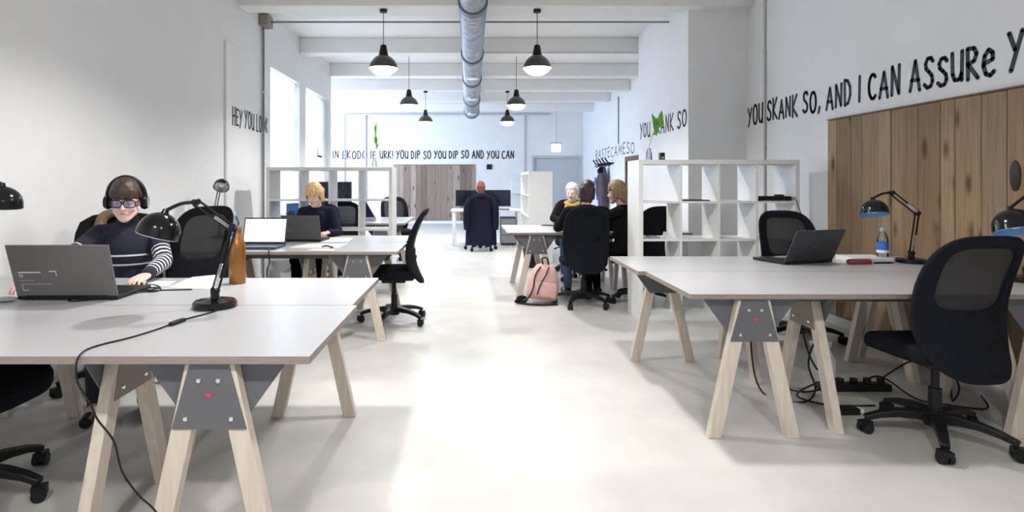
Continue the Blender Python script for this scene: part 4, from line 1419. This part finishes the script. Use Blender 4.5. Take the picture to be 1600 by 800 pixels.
mo = thing('computer_mouse', 'black computer mouse under the striped jumper person\'s hand', 'mouse', (-1.80, 3.13, TZ))
MB().sphere((-1.80, 3.13, TZ + 0.002), 0.03, 3, (1, 1.75, 0.95)).build('shell', M['black'], mo, world=True)
o = MB().sphere((-2.2, 2.72, TZ + 0.012), 0.04, 3, (1.4, 0.9, 0.3)).build('glasses_case', M['grey'])
tag(o, 'soft grey glasses case at the left frame edge on the front desk', 'glasses case')
# cables on the front left desk
o = MB().tube([(-1.72, 2.80, TZ + 0.006), on_top(112, 471), on_top(118, 466), on_top(150, 463.5), on_top(190, 460), on_top(215, 456), on_top(236, 453), on_top(250, 449), on_top(238, 445), on_top(222, 447), on_top(226, 454), on_top(262, 453.5), on_top(300, 452.5)], 0.0045, 6, 6).build('laptop_cable', M['black'])
tag(o, 'tangled black laptop cable on the front left desk beside the grey laptop', 'cable')
o = MB().tube([on_top(178, 458), on_top(205, 459), on_top(226, 456.5), on_top(243, 456), on_top(252, 452), on_top(244, 449.5), on_top(230, 450.5), on_top(212, 452), on_top(196, 455)], 0.004, 6, 6).build('power_lead', M['black'])
tag(o, 'short looped black lead tangled at the power adapter', 'cable')
o = MB().sweep([on_top(150, 460, 0.752), on_top(175, 457, 0.752), on_top(198, 455, 0.752)], [0.045, 0.05, 0.045], [0.018, 0.02, 0.018]).build('power_adapter', M['black'], bevel=0.004)
tag(o, 'slim black power adapter lying before the striped jumper person', 'power adapter')
o = MB().tube([on_top(452, 376), on_top(440, 381), on_top(424, 386), G(420, 392.3, 4.69), G(421, 410, 4.68), G(417, 428, 4.72), (-1.66, 4.75, 0.3)], 0.005, 6, 5).build('screen_cable', M['black'])
tag(o, 'black cable hanging off the middle left desk below the lit laptop', 'cable')

# headset, cables and power strip under the front right desk
ps = thing('power_strip', 'black power strip on the floor under the front right desk', 'power strip', (2.42, 3.62, 0))
MB().box((2.18, 3.58, 0), (2.62, 3.65, 0.045)).build('body', M['black'], ps, world=True, bevel=0.006)
for k in range(5):
    MB().cyl((2.23 + k * 0.085, 3.615, 0.045), (2.23 + k * 0.085, 3.615, 0.075), 0.022, seg=14).build('plug', M['black'], ps, world=True)
cabs = [('black cable rising in a loop from the power strip to the desk rail', [(2.23, 3.615, 0.07), (2.2, 3.6, 0.25), (2.12, 3.55, 0.32), (2.05, 3.5, 0.2), (2.08, 3.48, 0.05), (1.95, 3.4, 0.006), (1.8, 3.55, 0.006), (1.78, 3.66, 0.25), (1.84, 3.75, 0.7)]),
        ('black cable sagging from the right desk to the power strip', [(1.98, 3.50, 0.70), (1.99, 3.45, 0.4), (2.05, 3.42, 0.2), (2.2, 3.45, 0.12), (2.315, 3.6, 0.08)]),
        ('black cable curled on the floor left of the chair base', [(1.95, 3.7, 0.006), (2.02, 3.5, 0.03), (2.15, 3.42, 0.1), (2.0, 3.3, 0.16), (1.9, 3.36, 0.06), (2.1, 3.35, 0.006), (2.35, 3.35, 0.006)]),
        ('black cable arching up behind the chair base', [(2.57, 3.615, 0.07), (2.68, 3.5, 0.22), (2.8, 3.42, 0.24), (2.88, 3.4, 0.1), (2.86, 3.42, 0.006), (3.0, 3.6, 0.006)]),
        ('black cable lying along the wall side of the power strip', [(2.485, 3.615, 0.07), (2.5, 3.5, 0.12), (2.62, 3.4, 0.03), (2.75, 3.38, 0.006), (2.95, 3.3, 0.006), (3.1, 3.5, 0.006)])]
for lab, pts in cabs:
    o = MB().tube(pts, 0.0055, 6, 6).build('power_cable', M['black'])
    tag(o, lab, 'cable', 'cables under the front right desk')
o = thing('power_brick', 'black power brick with white plug among the cables', 'power brick', (2.12, 3.25, 0))
MB().box((2.06, 3.22, 0), (2.18, 3.29, 0.035)).build('body', M['black'], o, world=True, bevel=0.005)
MB().box((2.18, 3.235, 0.005), (2.21, 3.275, 0.03)).build('plug', M['white'], o, world=True, bevel=0.003)
o = MB().loft([ring_at(2.32, 3.8, 0, 0.07, 0.06, 20, 0.1), ring_at(2.32, 3.8, 0.12, 0.08, 0.07, 20, 0.12, 1), ring_at(2.31, 3.8, 0.2, 0.05, 0.04, 20, 0.2, 2), ring_at(2.31, 3.8, 0.25, 0.06, 0.05, 20, 0.3, 1)]).build('plastic_bag', M['sheer'])
tag(o, 'crumpled white plastic bag on the floor under the right desk', 'plastic bag')

# pink backpack on the floor
bp = thing('backpack', 'pink backpack with dark straps on the floor by the middle right desk', 'backpack', (0.76, 6.25, 0))


def tilt(p, base=Vector((0.76, 6.25, 0)), a=R(8), b=R(-10)):
    return base + Matrix.Rotation(b, 3, 'X') @ Matrix.Rotation(a, 3, 'Y') @ Vector(p)


rings = []
for z, w, d in ((0.0, 0.12, 0.05), (0.012, 0.15, 0.085), (0.05, 0.168, 0.10), (0.14, 0.17, 0.105), (0.24, 0.155, 0.10), (0.32, 0.13, 0.085), (0.37, 0.10, 0.06), (0.39, 0.06, 0.03)):
    rings.append([tilt((x, y, z + 0.03)) for x, y in superellipse(0, 0, w, d, 32, 3)])
MB().loft(rings).build('body', M['pink'], bp, world=True, angle=60)
rings = []
for z, w, d in ((0.03, 0.10, 0.01), (0.04, 0.115, 0.03), (0.12, 0.118, 0.035), (0.18, 0.11, 0.025), (0.19, 0.10, 0.01)):
    rings.append([tilt((x + 0.02, y - 0.095, z + 0.03)) for x, y in superellipse(0, 0, w, d, 28, 3)])
MB().loft(rings).build('front_pocket', M['pink'], bp, world=True, angle=60)
MB().tube([tilt((-0.03, -0.03, 0.41)), tilt((-0.05, -0.04, 0.47)), tilt((0.0, -0.04, 0.485)), tilt((0.03, -0.03, 0.41))], 0.009, 8, 5).build('handle', M['black'], bp, world=True)
MB().tube([tilt((-0.06, -0.07, 0.38)), tilt((-0.11, -0.13, 0.28)), tilt((-0.12, -0.15, 0.14)), tilt((-0.16, -0.14, 0.03)), tilt((-0.22, -0.08, -0.01))], 0.013, 8, 5, flat=0.6).build('strap', M['black'], bp, world=True)
MB().tube([tilt((0.03, -0.08, 0.39)), tilt((-0.0, -0.14, 0.30)), tilt((-0.05, -0.155, 0.18)), tilt((-0.07, -0.15, 0.08))], 0.011, 8, 5, flat=0.6).build('strap', M['black'], bp, world=True)
MB().tube([(0.53, 6.17, 0.02), (0.6, 6.12, 0.016), (0.75, 6.1, 0.012), (0.92, 6.12, 0.012)], 0.012, 8, 5).build('hem_band', M['black'], bp, world=True)
o = MB().sphere((0.55, 6.22, 0.045), 0.05, 3, (1.3, 0.9, 0.85)).sphere((0.51, 6.18, 0.03), 0.03, 2, (1.6, 0.8, 0.8)).build('rolled_scarf', M['blackcloth'])
tag(o, 'small black cloth bundle on the floor left of the pink backpack', 'cloth bundle')


# ------------------------------------------------------------------ people
def blob(parts, voxel, name, m, parent, relax=4, post=None):
    """one skin grown over tapered capsules ('c', p, r, q, r) and ellipsoids ('e', centre, radii, rotation)"""
    bm = bmesh.new()
    for p in parts:
        if p[0] == 'c':
            _, a, ra, b, rb = p
            t = bmesh.new()
            bmesh.ops.create_icosphere(t, subdivisions=2, radius=ra, matrix=Matrix.Translation(Vector(a)))
            bmesh.ops.create_icosphere(t, subdivisions=2, radius=rb, matrix=Matrix.Translation(Vector(b)))
            res = bmesh.ops.convex_hull(t, input=list(t.verts))
            junk = [g for g in res['geom_interior'] if isinstance(g, bmesh.types.BMVert)]
            bmesh.ops.delete(t, geom=junk, context='VERTS')
            loose = [v for v in t.verts if not v.link_faces]
            bmesh.ops.delete(t, geom=loose, context='VERTS')
        else:
            _, c, rad, rot = p
            t = bmesh.new()
            mt = Matrix.Translation(Vector(c)) @ (rot.to_4x4() if rot is not None else Matrix.Identity(4)) @ Matrix.Diagonal((*rad, 1))
            bmesh.ops.create_icosphere(t, subdivisions=3, radius=1.0, matrix=mt)
        bmesh.ops.recalc_face_normals(t, faces=t.faces)
        me = bpy.data.meshes.new('t')
        t.to_mesh(me)
        t.free()
        bm.from_mesh(me)
        bpy.data.meshes.remove(me)
    me = bpy.data.meshes.new('t')
    bm.to_mesh(me)
    bm.free()
    tmp = bpy.data.objects.new('t', me)
    C.objects.link(tmp)
    rm = tmp.modifiers.new('r', 'REMESH')
    rm.mode = 'VOXEL'
    rm.voxel_size = voxel
    sm = tmp.modifiers.new('s', 'SMOOTH')
    sm.factor = 0.5
    sm.iterations = relax
    dg = bpy.context.evaluated_depsgraph_get()
    dg.update()
    out = bpy.data.meshes.new_from_object(tmp.evaluated_get(dg))
    out.name = name
    bpy.data.objects.remove(tmp)
    bpy.data.meshes.remove(me)
    out.materials.clear()
    out.materials.append(m)
    out.polygons.foreach_set('use_smooth', [True] * len(out.polygons))
    o = bpy.data.objects.new(name, out)
    C.objects.link(o)
    o.parent = parent
    if post:
        post(out)
    return o


def ik(S, T, l1, l2, pole):
    S, T, pole = Vector(S), Vector(T), Vector(pole)
    d = T - S
    D = min(d.length, (l1 + l2) * 0.995)
    d.normalize()
    a = (l1 * l1 - l2 * l2 + D * D) / (2 * D)
    h = math.sqrt(max(0, l1 * l1 - a * a))
    p = pole - d * pole.dot(d)
    p.normalize()
    return S + d * a + p * h, S + d * D


def hand_parts(wrist, fwd, down, thumb, fat=1.0, curl=(18, 34, 28)):
    """palm with four unequal bent fingers and a thumb leaving its side"""
    wrist, fwd, down, thumb = Vector(wrist), Vector(fwd).normalized(), Vector(down).normalized(), Vector(thumb).normalized()
    P = []
    for i, (ln, l0) in enumerate(((0.066, 0.088), (0.075, 0.092), (0.070, 0.088), (0.054, 0.080))):
        lat = thumb * (0.029 - i * 0.0195)
        k = wrist + fwd * l0 + lat
        P.append(('c', wrist + lat * 0.6 + fwd * 0.015, 0.015, k, 0.0115))
        p, d, r = k, fwd.copy() + thumb * (0.1 - i * 0.07), 0.0086 * fat
        d.normalize()
        n = down
        for ang, part in zip(curl, (0.45, 0.31, 0.24)):
            a = R(ang)
            d, n = (d * math.cos(a) + n * math.sin(a)).normalized(), (n * math.cos(a) - d * math.sin(a)).normalized()
            q = p + d * ln * part
            P.append(('c', p, r, q, r * 0.93))
            p, r = q, r * 0.93
    b = wrist + fwd * 0.028 + thumb * 0.024
    q = b + fwd * 0.032 + thumb * 0.026 + down * 0.008
    P.append(('c', b, 0.0145, q, 0.0105 * fat))
    q2 = q + fwd * 0.03 + thumb * 0.004 + down * 0.006
    P.append(('c', q, 0.0102 * fat, q2, 0.0088 * fat))
    q3 = q2 + fwd * 0.02 - thumb * 0.004 + down * 0.004
    P.append(('c', q2, 0.0088 * fat, q3, 0.0076 * fat))
    return P


def person(label, loc, rz, lean=8, twist=0, head=(0, 0, 0), hands=((-0.2, 0.4, 0.78), (0.2, 0.4, 0.78)), poles=((-1, -0.3, -0.6), (1, -0.3, -0.6)), seat=0.50,
           skin=None, hair=None, hairstyle='short', top=None, trousers=None, shoes=None, voxel=0.0075, stripes=False, turtleneck=False, shift=(0, 0), face=True, width=1.0, knee_z=None):
    """seated figure facing local +Y; hands are wrist targets in local space, left then right as seen by the figure (x<0 is its left)"""
    root = thing('person', label, 'person', loc, rz)
    sh = seat
    skin = skin or M['skin']
    up = Matrix.Rotation(R(-lean), 3, 'X') @ Matrix.Rotation(R(twist), 3, 'Z')
    pel = Vector((0, 0, sh + 0.09))
    bodyp, topp, trp, shp = [], [], [], []

    def T(v):
        return pel + up @ Vector(v)
    # legs
    for s in (-1, 1):
        hip = pel + Vector((s * 0.085, 0.03, -0.015))
        knee = Vector((s * 0.115, 0.43, (knee_z or sh + 0.035)))
        ank = Vector((s * 0.12, 0.40, 0.085))
        toe = ank + Vector((s * 0.02, 0.155, -0.05))
        bodyp += [('c', hip, 0.080, knee, 0.052), ('c', knee, 0.052, ank, 0.036), ('c', ank + Vector((0, 0.01, -0.03)), 0.036, toe, 0.026)]
        trp += [('c', hip, 0.092, knee, 0.064), ('c', knee, 0.064, (ank + (knee - ank) * 0.55), 0.058), ('c', (ank + (knee - ank) * 0.55), 0.058, ank + Vector((0, 0, 0.02)), 0.047)]
        shp.append([('c', ank + Vector((0, -0.02, -0.035)), 0.045, ank + Vector((0, 0.0, -0.01)), 0.044), ('c', ank + Vector((0, -0.02, -0.048)), 0.038, toe + Vector((0, 0.02, 0.0)), 0.033)])
    bodyp += [('e', pel, (0.155, 0.115, 0.11), None)]
    trp += [('e', pel + Vector((0, 0, -0.005)), (0.168, 0.128, 0.10), None)]
    # torso
    W = width
    bodyp += [('e', T((0, 0.005, 0.13)), (0.135 * W, 0.10, 0.14), up), ('e', T((0, 0.015, 0.29)), (0.15 * W, 0.11, 0.16), up), ('c', T((-0.145 * W, -0.01, 0.40)), 0.048, T((0.145 * W, -0.01, 0.40)), 0.048), ('e', T((0, -0.005, 0.40)), (0.13 * W, 0.075, 0.06), up)]
    topp += [('e', T((0, 0.0, 0.04)), (0.172 * W, 0.133, 0.12), up), ('e', T((0, 0.005, 0.15)), (0.155 * W, 0.122, 0.15), up), ('e', T((0, 0.015, 0.29)), (0.167 * W, 0.126, 0.165), up), ('c', T((-0.15 * W, -0.01, 0.40)), 0.060, T((0.15 * W, -0.01, 0.40)), 0.060), ('e', T((0, -0.008, 0.415)), (0.135 * W, 0.082, 0.065), up)]
    # neck and head
    nb = T((0, -0.005, 0.43))
    hrot = up @ Matrix.Rotation(R(head[0]), 3, 'Z') @ Matrix.Rotation(R(lean * 0.8 - head[1]), 3, 'X') @ Matrix.Rotation(R(head[2]), 3, 'Y')
    hc = nb + up @ Vector((0, 0.01, 0.03)) + hrot @ Vector((0, 0.025, 0.142))

    def H(v):
        return hc + hrot @ Vector(v)
    bodyp += [('c', nb, 0.055, H((0, -0.02, -0.05)), 0.050)]
    if turtleneck:
        topp += [('c', nb + up @ Vector((0, 0, -0.01)), 0.068, nb + (H((0, -0.02, -0.05)) - nb) * 0.55, 0.060)]
    else:
        topp += [('c', nb + up @ Vector((0, 0, -0.02)), 0.066, nb + up @ Vector((0, 0, 0.005)), 0.062)]
    bodyp += [('e', H((0, -0.012, 0.035)), (0.074, 0.092, 0.094), hrot), ('c', H((0, 0.025, -0.02)), 0.060, H((0, 0.062, -0.088)), 0.027), ('e', H((0, 0.04, 0.02)), (0.062, 0.048, 0.06), hrot),
              ('e', H((-0.033, 0.055, -0.022)), (0.028, 0.03, 0.03), hrot), ('e', H((0.033, 0.055, -0.022)), (0.028, 0.03, 0.03), hrot),
              ('c', H((0, 0.084, 0.018)), 0.008, H((0, 0.104, -0.022)), 0.0115), ('c', H((-0.01, 0.092, -0.026)), 0.008, H((0.01, 0.092, -0.026)), 0.008),
              ('c', H((-0.036, 0.074, 0.032)), 0.012, H((0.036, 0.074, 0.032)), 0.012), ('c', H((-0.018, 0.078, -0.055)), 0.009, H((0.018, 0.078, -0.055)), 0.009),
              ('c', H((-0.05, 0.02, -0.05)), 0.022, H((-0.015, 0.06, -0.09)), 0.018), ('c', H((0.05, 0.02, -0.05)), 0.022, H((0.015, 0.06, -0.09)), 0.018),
              ('e', H((-0.076, -0.008, -0.002)), (0.011, 0.02, 0.031), hrot), ('e', H((0.076, -0.008, -0.002)), (0.011, 0.02, 0.031), hrot)]
    # arms and hands
    arms = []
    fat = 1.0 if voxel < 0.007 else 1.25
    for s, tgt, pole in ((-1, hands[0], poles[0]), (1, hands[1], poles[1])):
        S = T((s * 0.175 * W, -0.01, 0.395))
        E, Wr = ik(S, tgt, 0.285, 0.255, pole)
        f = (Wr - E).normalized()
        arms.append((S, E, Wr))
        bodyp += [('c', S, 0.052, E, 0.038), ('c', E, 0.039, Wr, 0.025)]
        topp += [('c', S, 0.064, E, 0.051), ('c', E, 0.051, Wr - f * 0.015, 0.037)]
        f2 = Vector((f.x, f.y, f.z * 0.35)).normalized()
        dn = Vector((0, 0, -1))
        dn = (dn - f2 * dn.dot(f2)).normalized()
        med = dn.cross(f2) * s
        if med.x * s > 0:
            med = -med
        bodyp += hand_parts(Wr, f2, dn, med, fat)
    blob(bodyp, voxel, 'body', skin, root, relax=3)

    def paint(me):
        at = me.attributes.new('stripe', 'FLOAT', 'POINT')
        vals = []
        for v in me.vertices:
            p = v.co
            best, val = 9, 0.0
            for (S, E, Wr) in arms:
                d = Wr - E
                t = max(0, min(1, (p - E).dot(d) / d.length_squared))
                ds = (p - (E + d * t)).length
                d2 = E - S
                t2 = max(0, min(1, (p - S).dot(d2) / d2.length_squared))
                ds2 = (p - (S + d2 * t2)).length
                if min(ds, ds2) < 0.085 and min(ds, ds2) < best:
                    best = min(ds, ds2)
                    if ds < ds2:
                        val = 4.0 + t * d.length / 0.034 if t < 0.78 else 0.0
                    elif (1 - t2) * d2.length < 0.11:
                        val = 4.0 - (1 - t2) * d2.length / 0.034
                    else:
                        val = 0.0
            if best == 9:
                z = p.z
                val = max(0.0, min(0.95, 0.6 + (0.0055 - min(abs(z - 0.862), abs(z - 0.805))) * 12))
            vals.append(val)
        at.data.foreach_set('value', vals)
    blob(topp, voxel * 0.9 if stripes else voxel, 'jumper', M['stripes'] if stripes else (top or M['blackcloth']), root, relax=5, post=paint if stripes else None)
    blob(trp, voxel * 1.3, 'trousers', trousers or M['jeans'], root, relax=5)
    for p in shp:
        blob(p, voxel * 1.2, 'shoe', shoes or M['black'], root, relax=3)
    # hair
    low = hairstyle in ('fringe', 'bob')
    hp = [('e', H((0, -0.033, 0.042)), (0.085, 0.086, 0.100), hrot), ('e', H((0, -0.004, 0.071)), (0.083, 0.102, 0.088), hrot) if low else ('e', H((0, -0.014, 0.082)), (0.081, 0.094, 0.064), hrot)]
    for s in (-1, 1):
        hp += [('c', H((s * 0.070, 0.02, 0.07)), 0.017, H((s * 0.079, 0.0, 0.015)), 0.011)]
    if low:
        for k in range(-5, 6):
            x = k * 0.0125
            hp.append(('c', H((x * 0.9, 0.080 - 2.6 * x * x, 0.085)), 0.012, H((x * 1.12, 0.091 - 4.5 * x * x, 0.040 + 0.005 * (k % 3))), 0.0065))
    if hairstyle == 'bob':
        for s in (-1, 1):
            for q in range(4):
                hp.append(('c', H((s * 0.078, 0.035 - q * 0.028, 0.05)), 0.014, H((s * 0.080, 0.030 - q * 0.026, -0.045 - 0.006 * q)), 0.010))
        hp.append(('c', H((-0.05, -0.085, 0.03)), 0.035, H((-0.042, -0.068, -0.085)), 0.026))
        hp.append(('c', H((0.05, -0.085, 0.03)), 0.035, H((0.042, -0.068, -0.085)), 0.026))
        hp.append(('c', H((0, -0.09, 0.03)), 0.035, H((0, -0.075, -0.09)), 0.027))
    if hairstyle == 'bun':
        hp.append(('e', H((0, -0.11, 0.075)), (0.042, 0.04, 0.04), hrot))
    if hairstyle == 'curly':
        rnd = random.Random(5)
        for _ in range(40):
            a, b_ = rnd.uniform(0, 2 * PI), rnd.uniform(0.0, 1.1)
            hp.append(('e', H((0.08 * math.cos(a) * math.cos(b_), -0.03 + 0.085 * math.sin(a) * math.cos(b_) * (0.6 if math.sin(a) > 0 else 1), 0.05 + 0.095 * math.sin(b_))), (0.022, 0.022, 0.022), None))
        hp.append(('c', H((0, -0.09, 0.02)), 0.05, H((0, -0.085, -0.055)), 0.04))
    if hairstyle == 'longside':
        hp.append(('c', H((0.07, -0.05, 0.0)), 0.03, H((0.10, -0.05, -0.10)), 0.025))
        hp.append(('c', H((0.10, -0.05, -0.10)), 0.026, H((0.135, 0.03, -0.19)), 0.024))
        hp.append(('c', H((0.06, -0.07, 0.0)), 0.035, H((0.06, -0.085, -0.16)), 0.03))
        hp.append(('c', H((-0.04, -0.08, 0.0)), 0.04, H((0.0, -0.09, -0.14)), 0.03))
    blob(hp, voxel * 0.85, 'hair', hair, root, relax=2)
    if face:
        for s in (-1, 1):
            e = MB().sphere(H((s * 0.031, 0.0745, 0.011)), 0.0125, 3).build('eye', M['eye'], root)
            MB().sphere(H((s * 0.031, 0.0838, 0.0095)), 0.0056, 2, (1, 0.6, 1), hrot.to_4x4()).build('iris', M['iris'], e)
            MB().sphere(H((s * 0.031, 0.0738, 0.0165)), 0.0132, 3).build('eyelid', skin, root)
            MB().tube([H((s * 0.016, 0.088, 0.031)), H((s * 0.032, 0.088, 0.036)), H((s * 0.048, 0.078, 0.032))], [0.003, 0.0035, 0.002], 6).build('eyebrow', hair, root)
        MB().tube([H((-0.022, 0.081, -0.054)), H((-0.008, 0.089, -0.052)), H((0, 0.0895, -0.053)), H((0.008, 0.089, -0.052)), H((0.022, 0.081, -0.054))], [0.002, 0.0042, 0.004, 0.0042, 0.002], 8, 3).build('lips', M['lips'], root)
    return root, H, hrot, T, arms


def to_local(p, loc, rz):
    return Matrix.Rotation(-rz, 3, 'Z') @ (Vector(p) - Vector(loc))


# the person in the striped jumper, front left
loc, rz = (-2.15, 3.62, 0), PI + R(25)
h_l = to_local((-1.815, 3.22, 0.785), loc, rz)      # figure's left hand is on the photo's right
h_r = to_local((-2.30, 3.02, 0.785), loc, rz)
# local x<0 is photo right because the figure faces the camera
p1, H1, HR1, T1, A1 = person('person in a navy jumper with white stripes, dark glasses and headphones at a grey laptop', loc, rz, lean=6, head=(-6, 9, 0), hands=(tuple(h_l), tuple(h_r)),
                             poles=((-0.9, -0.2, -0.7), (0.35, -0.6, -1.0)), hair=M['hairbrown'], hairstyle='fringe', stripes=True, turtleneck=True, width=0.88, voxel=0.0052, trousers=M['jeans'], skin=M['skinb'], seat=0.50)
g = MB()
for s in (-1, 1):
    c = (s * 0.036, 0.098, 0.010)
    ring = [H1((c[0] + x, c[1] - 0.25 * abs(c[0] + x) ** 1.5, c[2] + z)) for x, z in superellipse(0, 0, 0.031, 0.0215, 28, 4)]
    ring.append(ring[0])
    g.tube(ring, 0.0032, 6)
    g.tube([H1((s * 0.066, 0.094, 0.02)), H1((s * 0.078, 0.06, 0.02)), H1((s * 0.08, -0.01, 0.012))], 0.0026, 6)
g.tube([H1((-0.008, 0.099, 0.016)), H1((0, 0.103, 0.019)), H1((0.008, 0.099, 0.016))], 0.003, 6)
gl = g.build('eyeglasses', M['gloss'], p1)
for s in (-1, 1):
    pts = [H1((s * 0.036 + x, 0.098 - 0.25 * abs(s * 0.036 + x) ** 1.5, 0.010 + z)) for x, z in superellipse(0, 0, 0.030, 0.0205, 28, 4)]
    MB().prism(pts, HR1 @ Vector((0, 0.0012, 0))).build('lens', M['lens'], gl, smooth=False)
# headphones worn by that person
hpw = thing('headphones', 'large black over ear headphones on the striped jumper person\'s head', 'headphones', p1.matrix_basis @ H1((0, 0, 0.15)), rz)
hloc = Vector(hpw.location)


def HW(v):
    w = Matrix.Translation(Vector(loc)) @ Matrix.Rotation(rz, 4, 'Z') @ H1(v)
    return Matrix.Rotation(-rz, 3, 'Z') @ (w - hloc)


pts = []
for k in range(25):
    t = PI * (1.0 - k / 24)
    pts.append(HW((0.102 * math.cos(t), -0.012, 0.03 + 0.125 * math.sin(t))))
m = MB()
m.sweep(pts, [0.036] * 25, [0.013] * 25, up=tuple(Matrix.Rotation(0, 3, 'Z') @ (HW((0, 0, 1)) - HW((0, 0, 0)))))
band = MB().tube(pts, 0.0125, 10, 0, flat=1.0).build('headband', M['black'], hpw)
m.bm.free()
for s in (-1, 1):
    cu = MB()
    c0, c1, c2 = HW((s * 0.082, -0.008, 0.0)), HW((s * 0.100, -0.008, 0.0)), HW((s * 0.118, -0.008, 0.0))
    cu.cyl(c1, c2, 0.046, 0.036, seg=28)
    ec = cu.build('ear_cup', M['gloss'], hpw)
    MB().cyl(c0, c1, 0.040, 0.046, seg=28).build('ear_pad', M['blackcloth'], ec)
    MB().tube([HW((s * 0.102, -0.012, 0.04)), HW((s * 0.113, -0.035, 0.02)), HW((s * 0.112, -0.04, -0.02))], 0.006, 8, 3).tube([HW((s * 0.102, -0.012, 0.04)), HW((s * 0.113, 0.022, 0.02)), HW((s * 0.112, 0.028, -0.02))], 0.006, 8, 3).build('yoke', M['black'], hpw)

# blond person behind the slate laptop
loc, rz = (-1.68, 6.36, 0), PI
h_l = to_local((-1.47, 5.92, 0.79), loc, rz)
h_r = to_local((-1.78, 5.95, 0.79), loc, rz)
p2, H2, HR2, T2_, A2 = person('blond person in a dark navy jumper looking down at a slate laptop', loc, rz, lean=8, head=(-6, 22, 0), hands=(tuple(h_l), tuple(h_r)), poles=((-0.6, -0.4, -1), (0.6, -0.4, -1)),
                              hair=M['hairblond'], hairstyle='bob', top=M['navy'], width=0.9, trousers=M['blackcloth'], voxel=0.0068, skin=M['skinb'])

# person far back in front of the monitors
loc, rz = (0.19, 11.3, 0), 0
p3 = person('auburn haired person seen from behind at the far white desk', loc, rz, lean=2, head=(0, 6, 0), hands=((-0.15, 0.62, 0.79), (0.18, 0.62, 0.79)), hair=M['hairred'], hairstyle='bob', top=M['navy'], voxel=0.010, seat=0.50, skin=M['skinb'], face=False)
ct = thing('coat', 'long dark navy coat draped over the far office chair', 'coat', (0.19, 10.95, 0))
m = MB()
n = 40
rows = []
for k, (z, w, d, y) in enumerate(((0.12, 0.30, 0.10, 10.98), (0.3, 0.295, 0.095, 10.975), (0.5, 0.285, 0.085, 10.97), (0.7, 0.275, 0.075, 10.955), (0.88, 0.265, 0.066, 10.93), (0.99, 0.25, 0.055, 10.905), (1.06, 0.20, 0.048, 10.89), (1.085, 0.12, 0.035, 10.885))):
    r = []
    for i in range(n):
        t = 2 * PI * i / n
        f = 1 + 0.06 * math.sin(7 * t + 0.6 * k) * (1 - k / 9)
        x, yy = 0.19 + w * math.cos(t) * (0.97 + 0.03 * f), y + d * f * math.sin(t) - 0.02
        r.append((x, yy, z))
    rows.append(r)
m.loft(rows)
m.build('body', M['navycoat'], ct, world=True, angle=70)
for s in (-1, 1):
    MB().tube([(0.19 + s * 0.2, 10.86, 1.02), (0.19 + s * 0.27, 10.85, 0.85), (0.19 + s * 0.285, 10.87, 0.6), (0.19 + s * 0.28, 10.88, 0.42)], [0.05, 0.058, 0.055, 0.048], 12, 4).build('sleeve', M['navycoat'], ct, world=True)
MB().loft([ring_at(0.19, 10.865, 1.05, 0.13, 0.06), ring_at(0.19, 10.865, 1.10, 0.10, 0.05), ring_at(0.19, 10.87, 1.115, 0.06, 0.03)]).build('collar', M['navycoat'], ct, world=True)

# three people around the middle right desks
person('dark haired person in black sitting with their back to the camera', (1.26, 6.28, 0), R(3), lean=4, head=(-14, 10, 6), hands=((-0.12, 0.42, 0.79), (0.2, 0.42, 0.79)), hair=M['hairdark'], hairstyle='bob', top=M['blackcloth'], trousers=M['bluejeans'], voxel=0.008, face=False, width=1.15)
loc, rz = (1.42, 8.1, 0), PI + R(-8)
h_l = to_local((1.70, 7.62, 0.79), loc, rz)
h_r = to_local((1.22, 7.60, 0.79), loc, rz)
p5 = person('silver haired person with a mustard scarf facing the camera across the middle desk', loc, rz, lean=14, head=(-15, 12, 0), hands=(tuple(h_l), tuple(h_r)), hair=M['hairgrey'], hairstyle='short', top=M['blackcloth'], trousers=M['bluejeans'], voxel=0.008, skin=M['skinb'], poles=((-1, -0.1, -0.5), (1, -0.1, -0.5)))
sc = MB()
T5 = p5[3]
c5 = [T5((0.085 * math.cos(2 * PI * k / 24), 0.0 + 0.085 * math.sin(2 * PI * k / 24), 0.445 + 0.012 * math.sin(6 * PI * k / 24))) for k in range(25)]
sc.tube(c5, 0.032, 10)
sc.tube([T5((0.07, 0.07, 0.43)), T5((0.1, 0.12, 0.34)), T5((0.1, 0.135, 0.22))], [0.03, 0.034, 0.03], 10, 4)
sc.build('scarf', M['scarf'], p5[0], angle=70)
loc, rz = (1.72, 6.36, 0), R(55)
h_l = to_local((1.22, 6.62, 0.79), loc, rz)
h_r = to_local((1.50, 6.70, 0.79), loc, rz)
person('light brown haired person in black sitting side on behind the bookcase edge', loc, rz, lean=8, head=(12, 4, 0), hands=(tuple(h_l), tuple(h_r)), hair=M['hairlight'], hairstyle='bob', top=M['blackcloth'], trousers=M['blackcloth'], voxel=0.008)
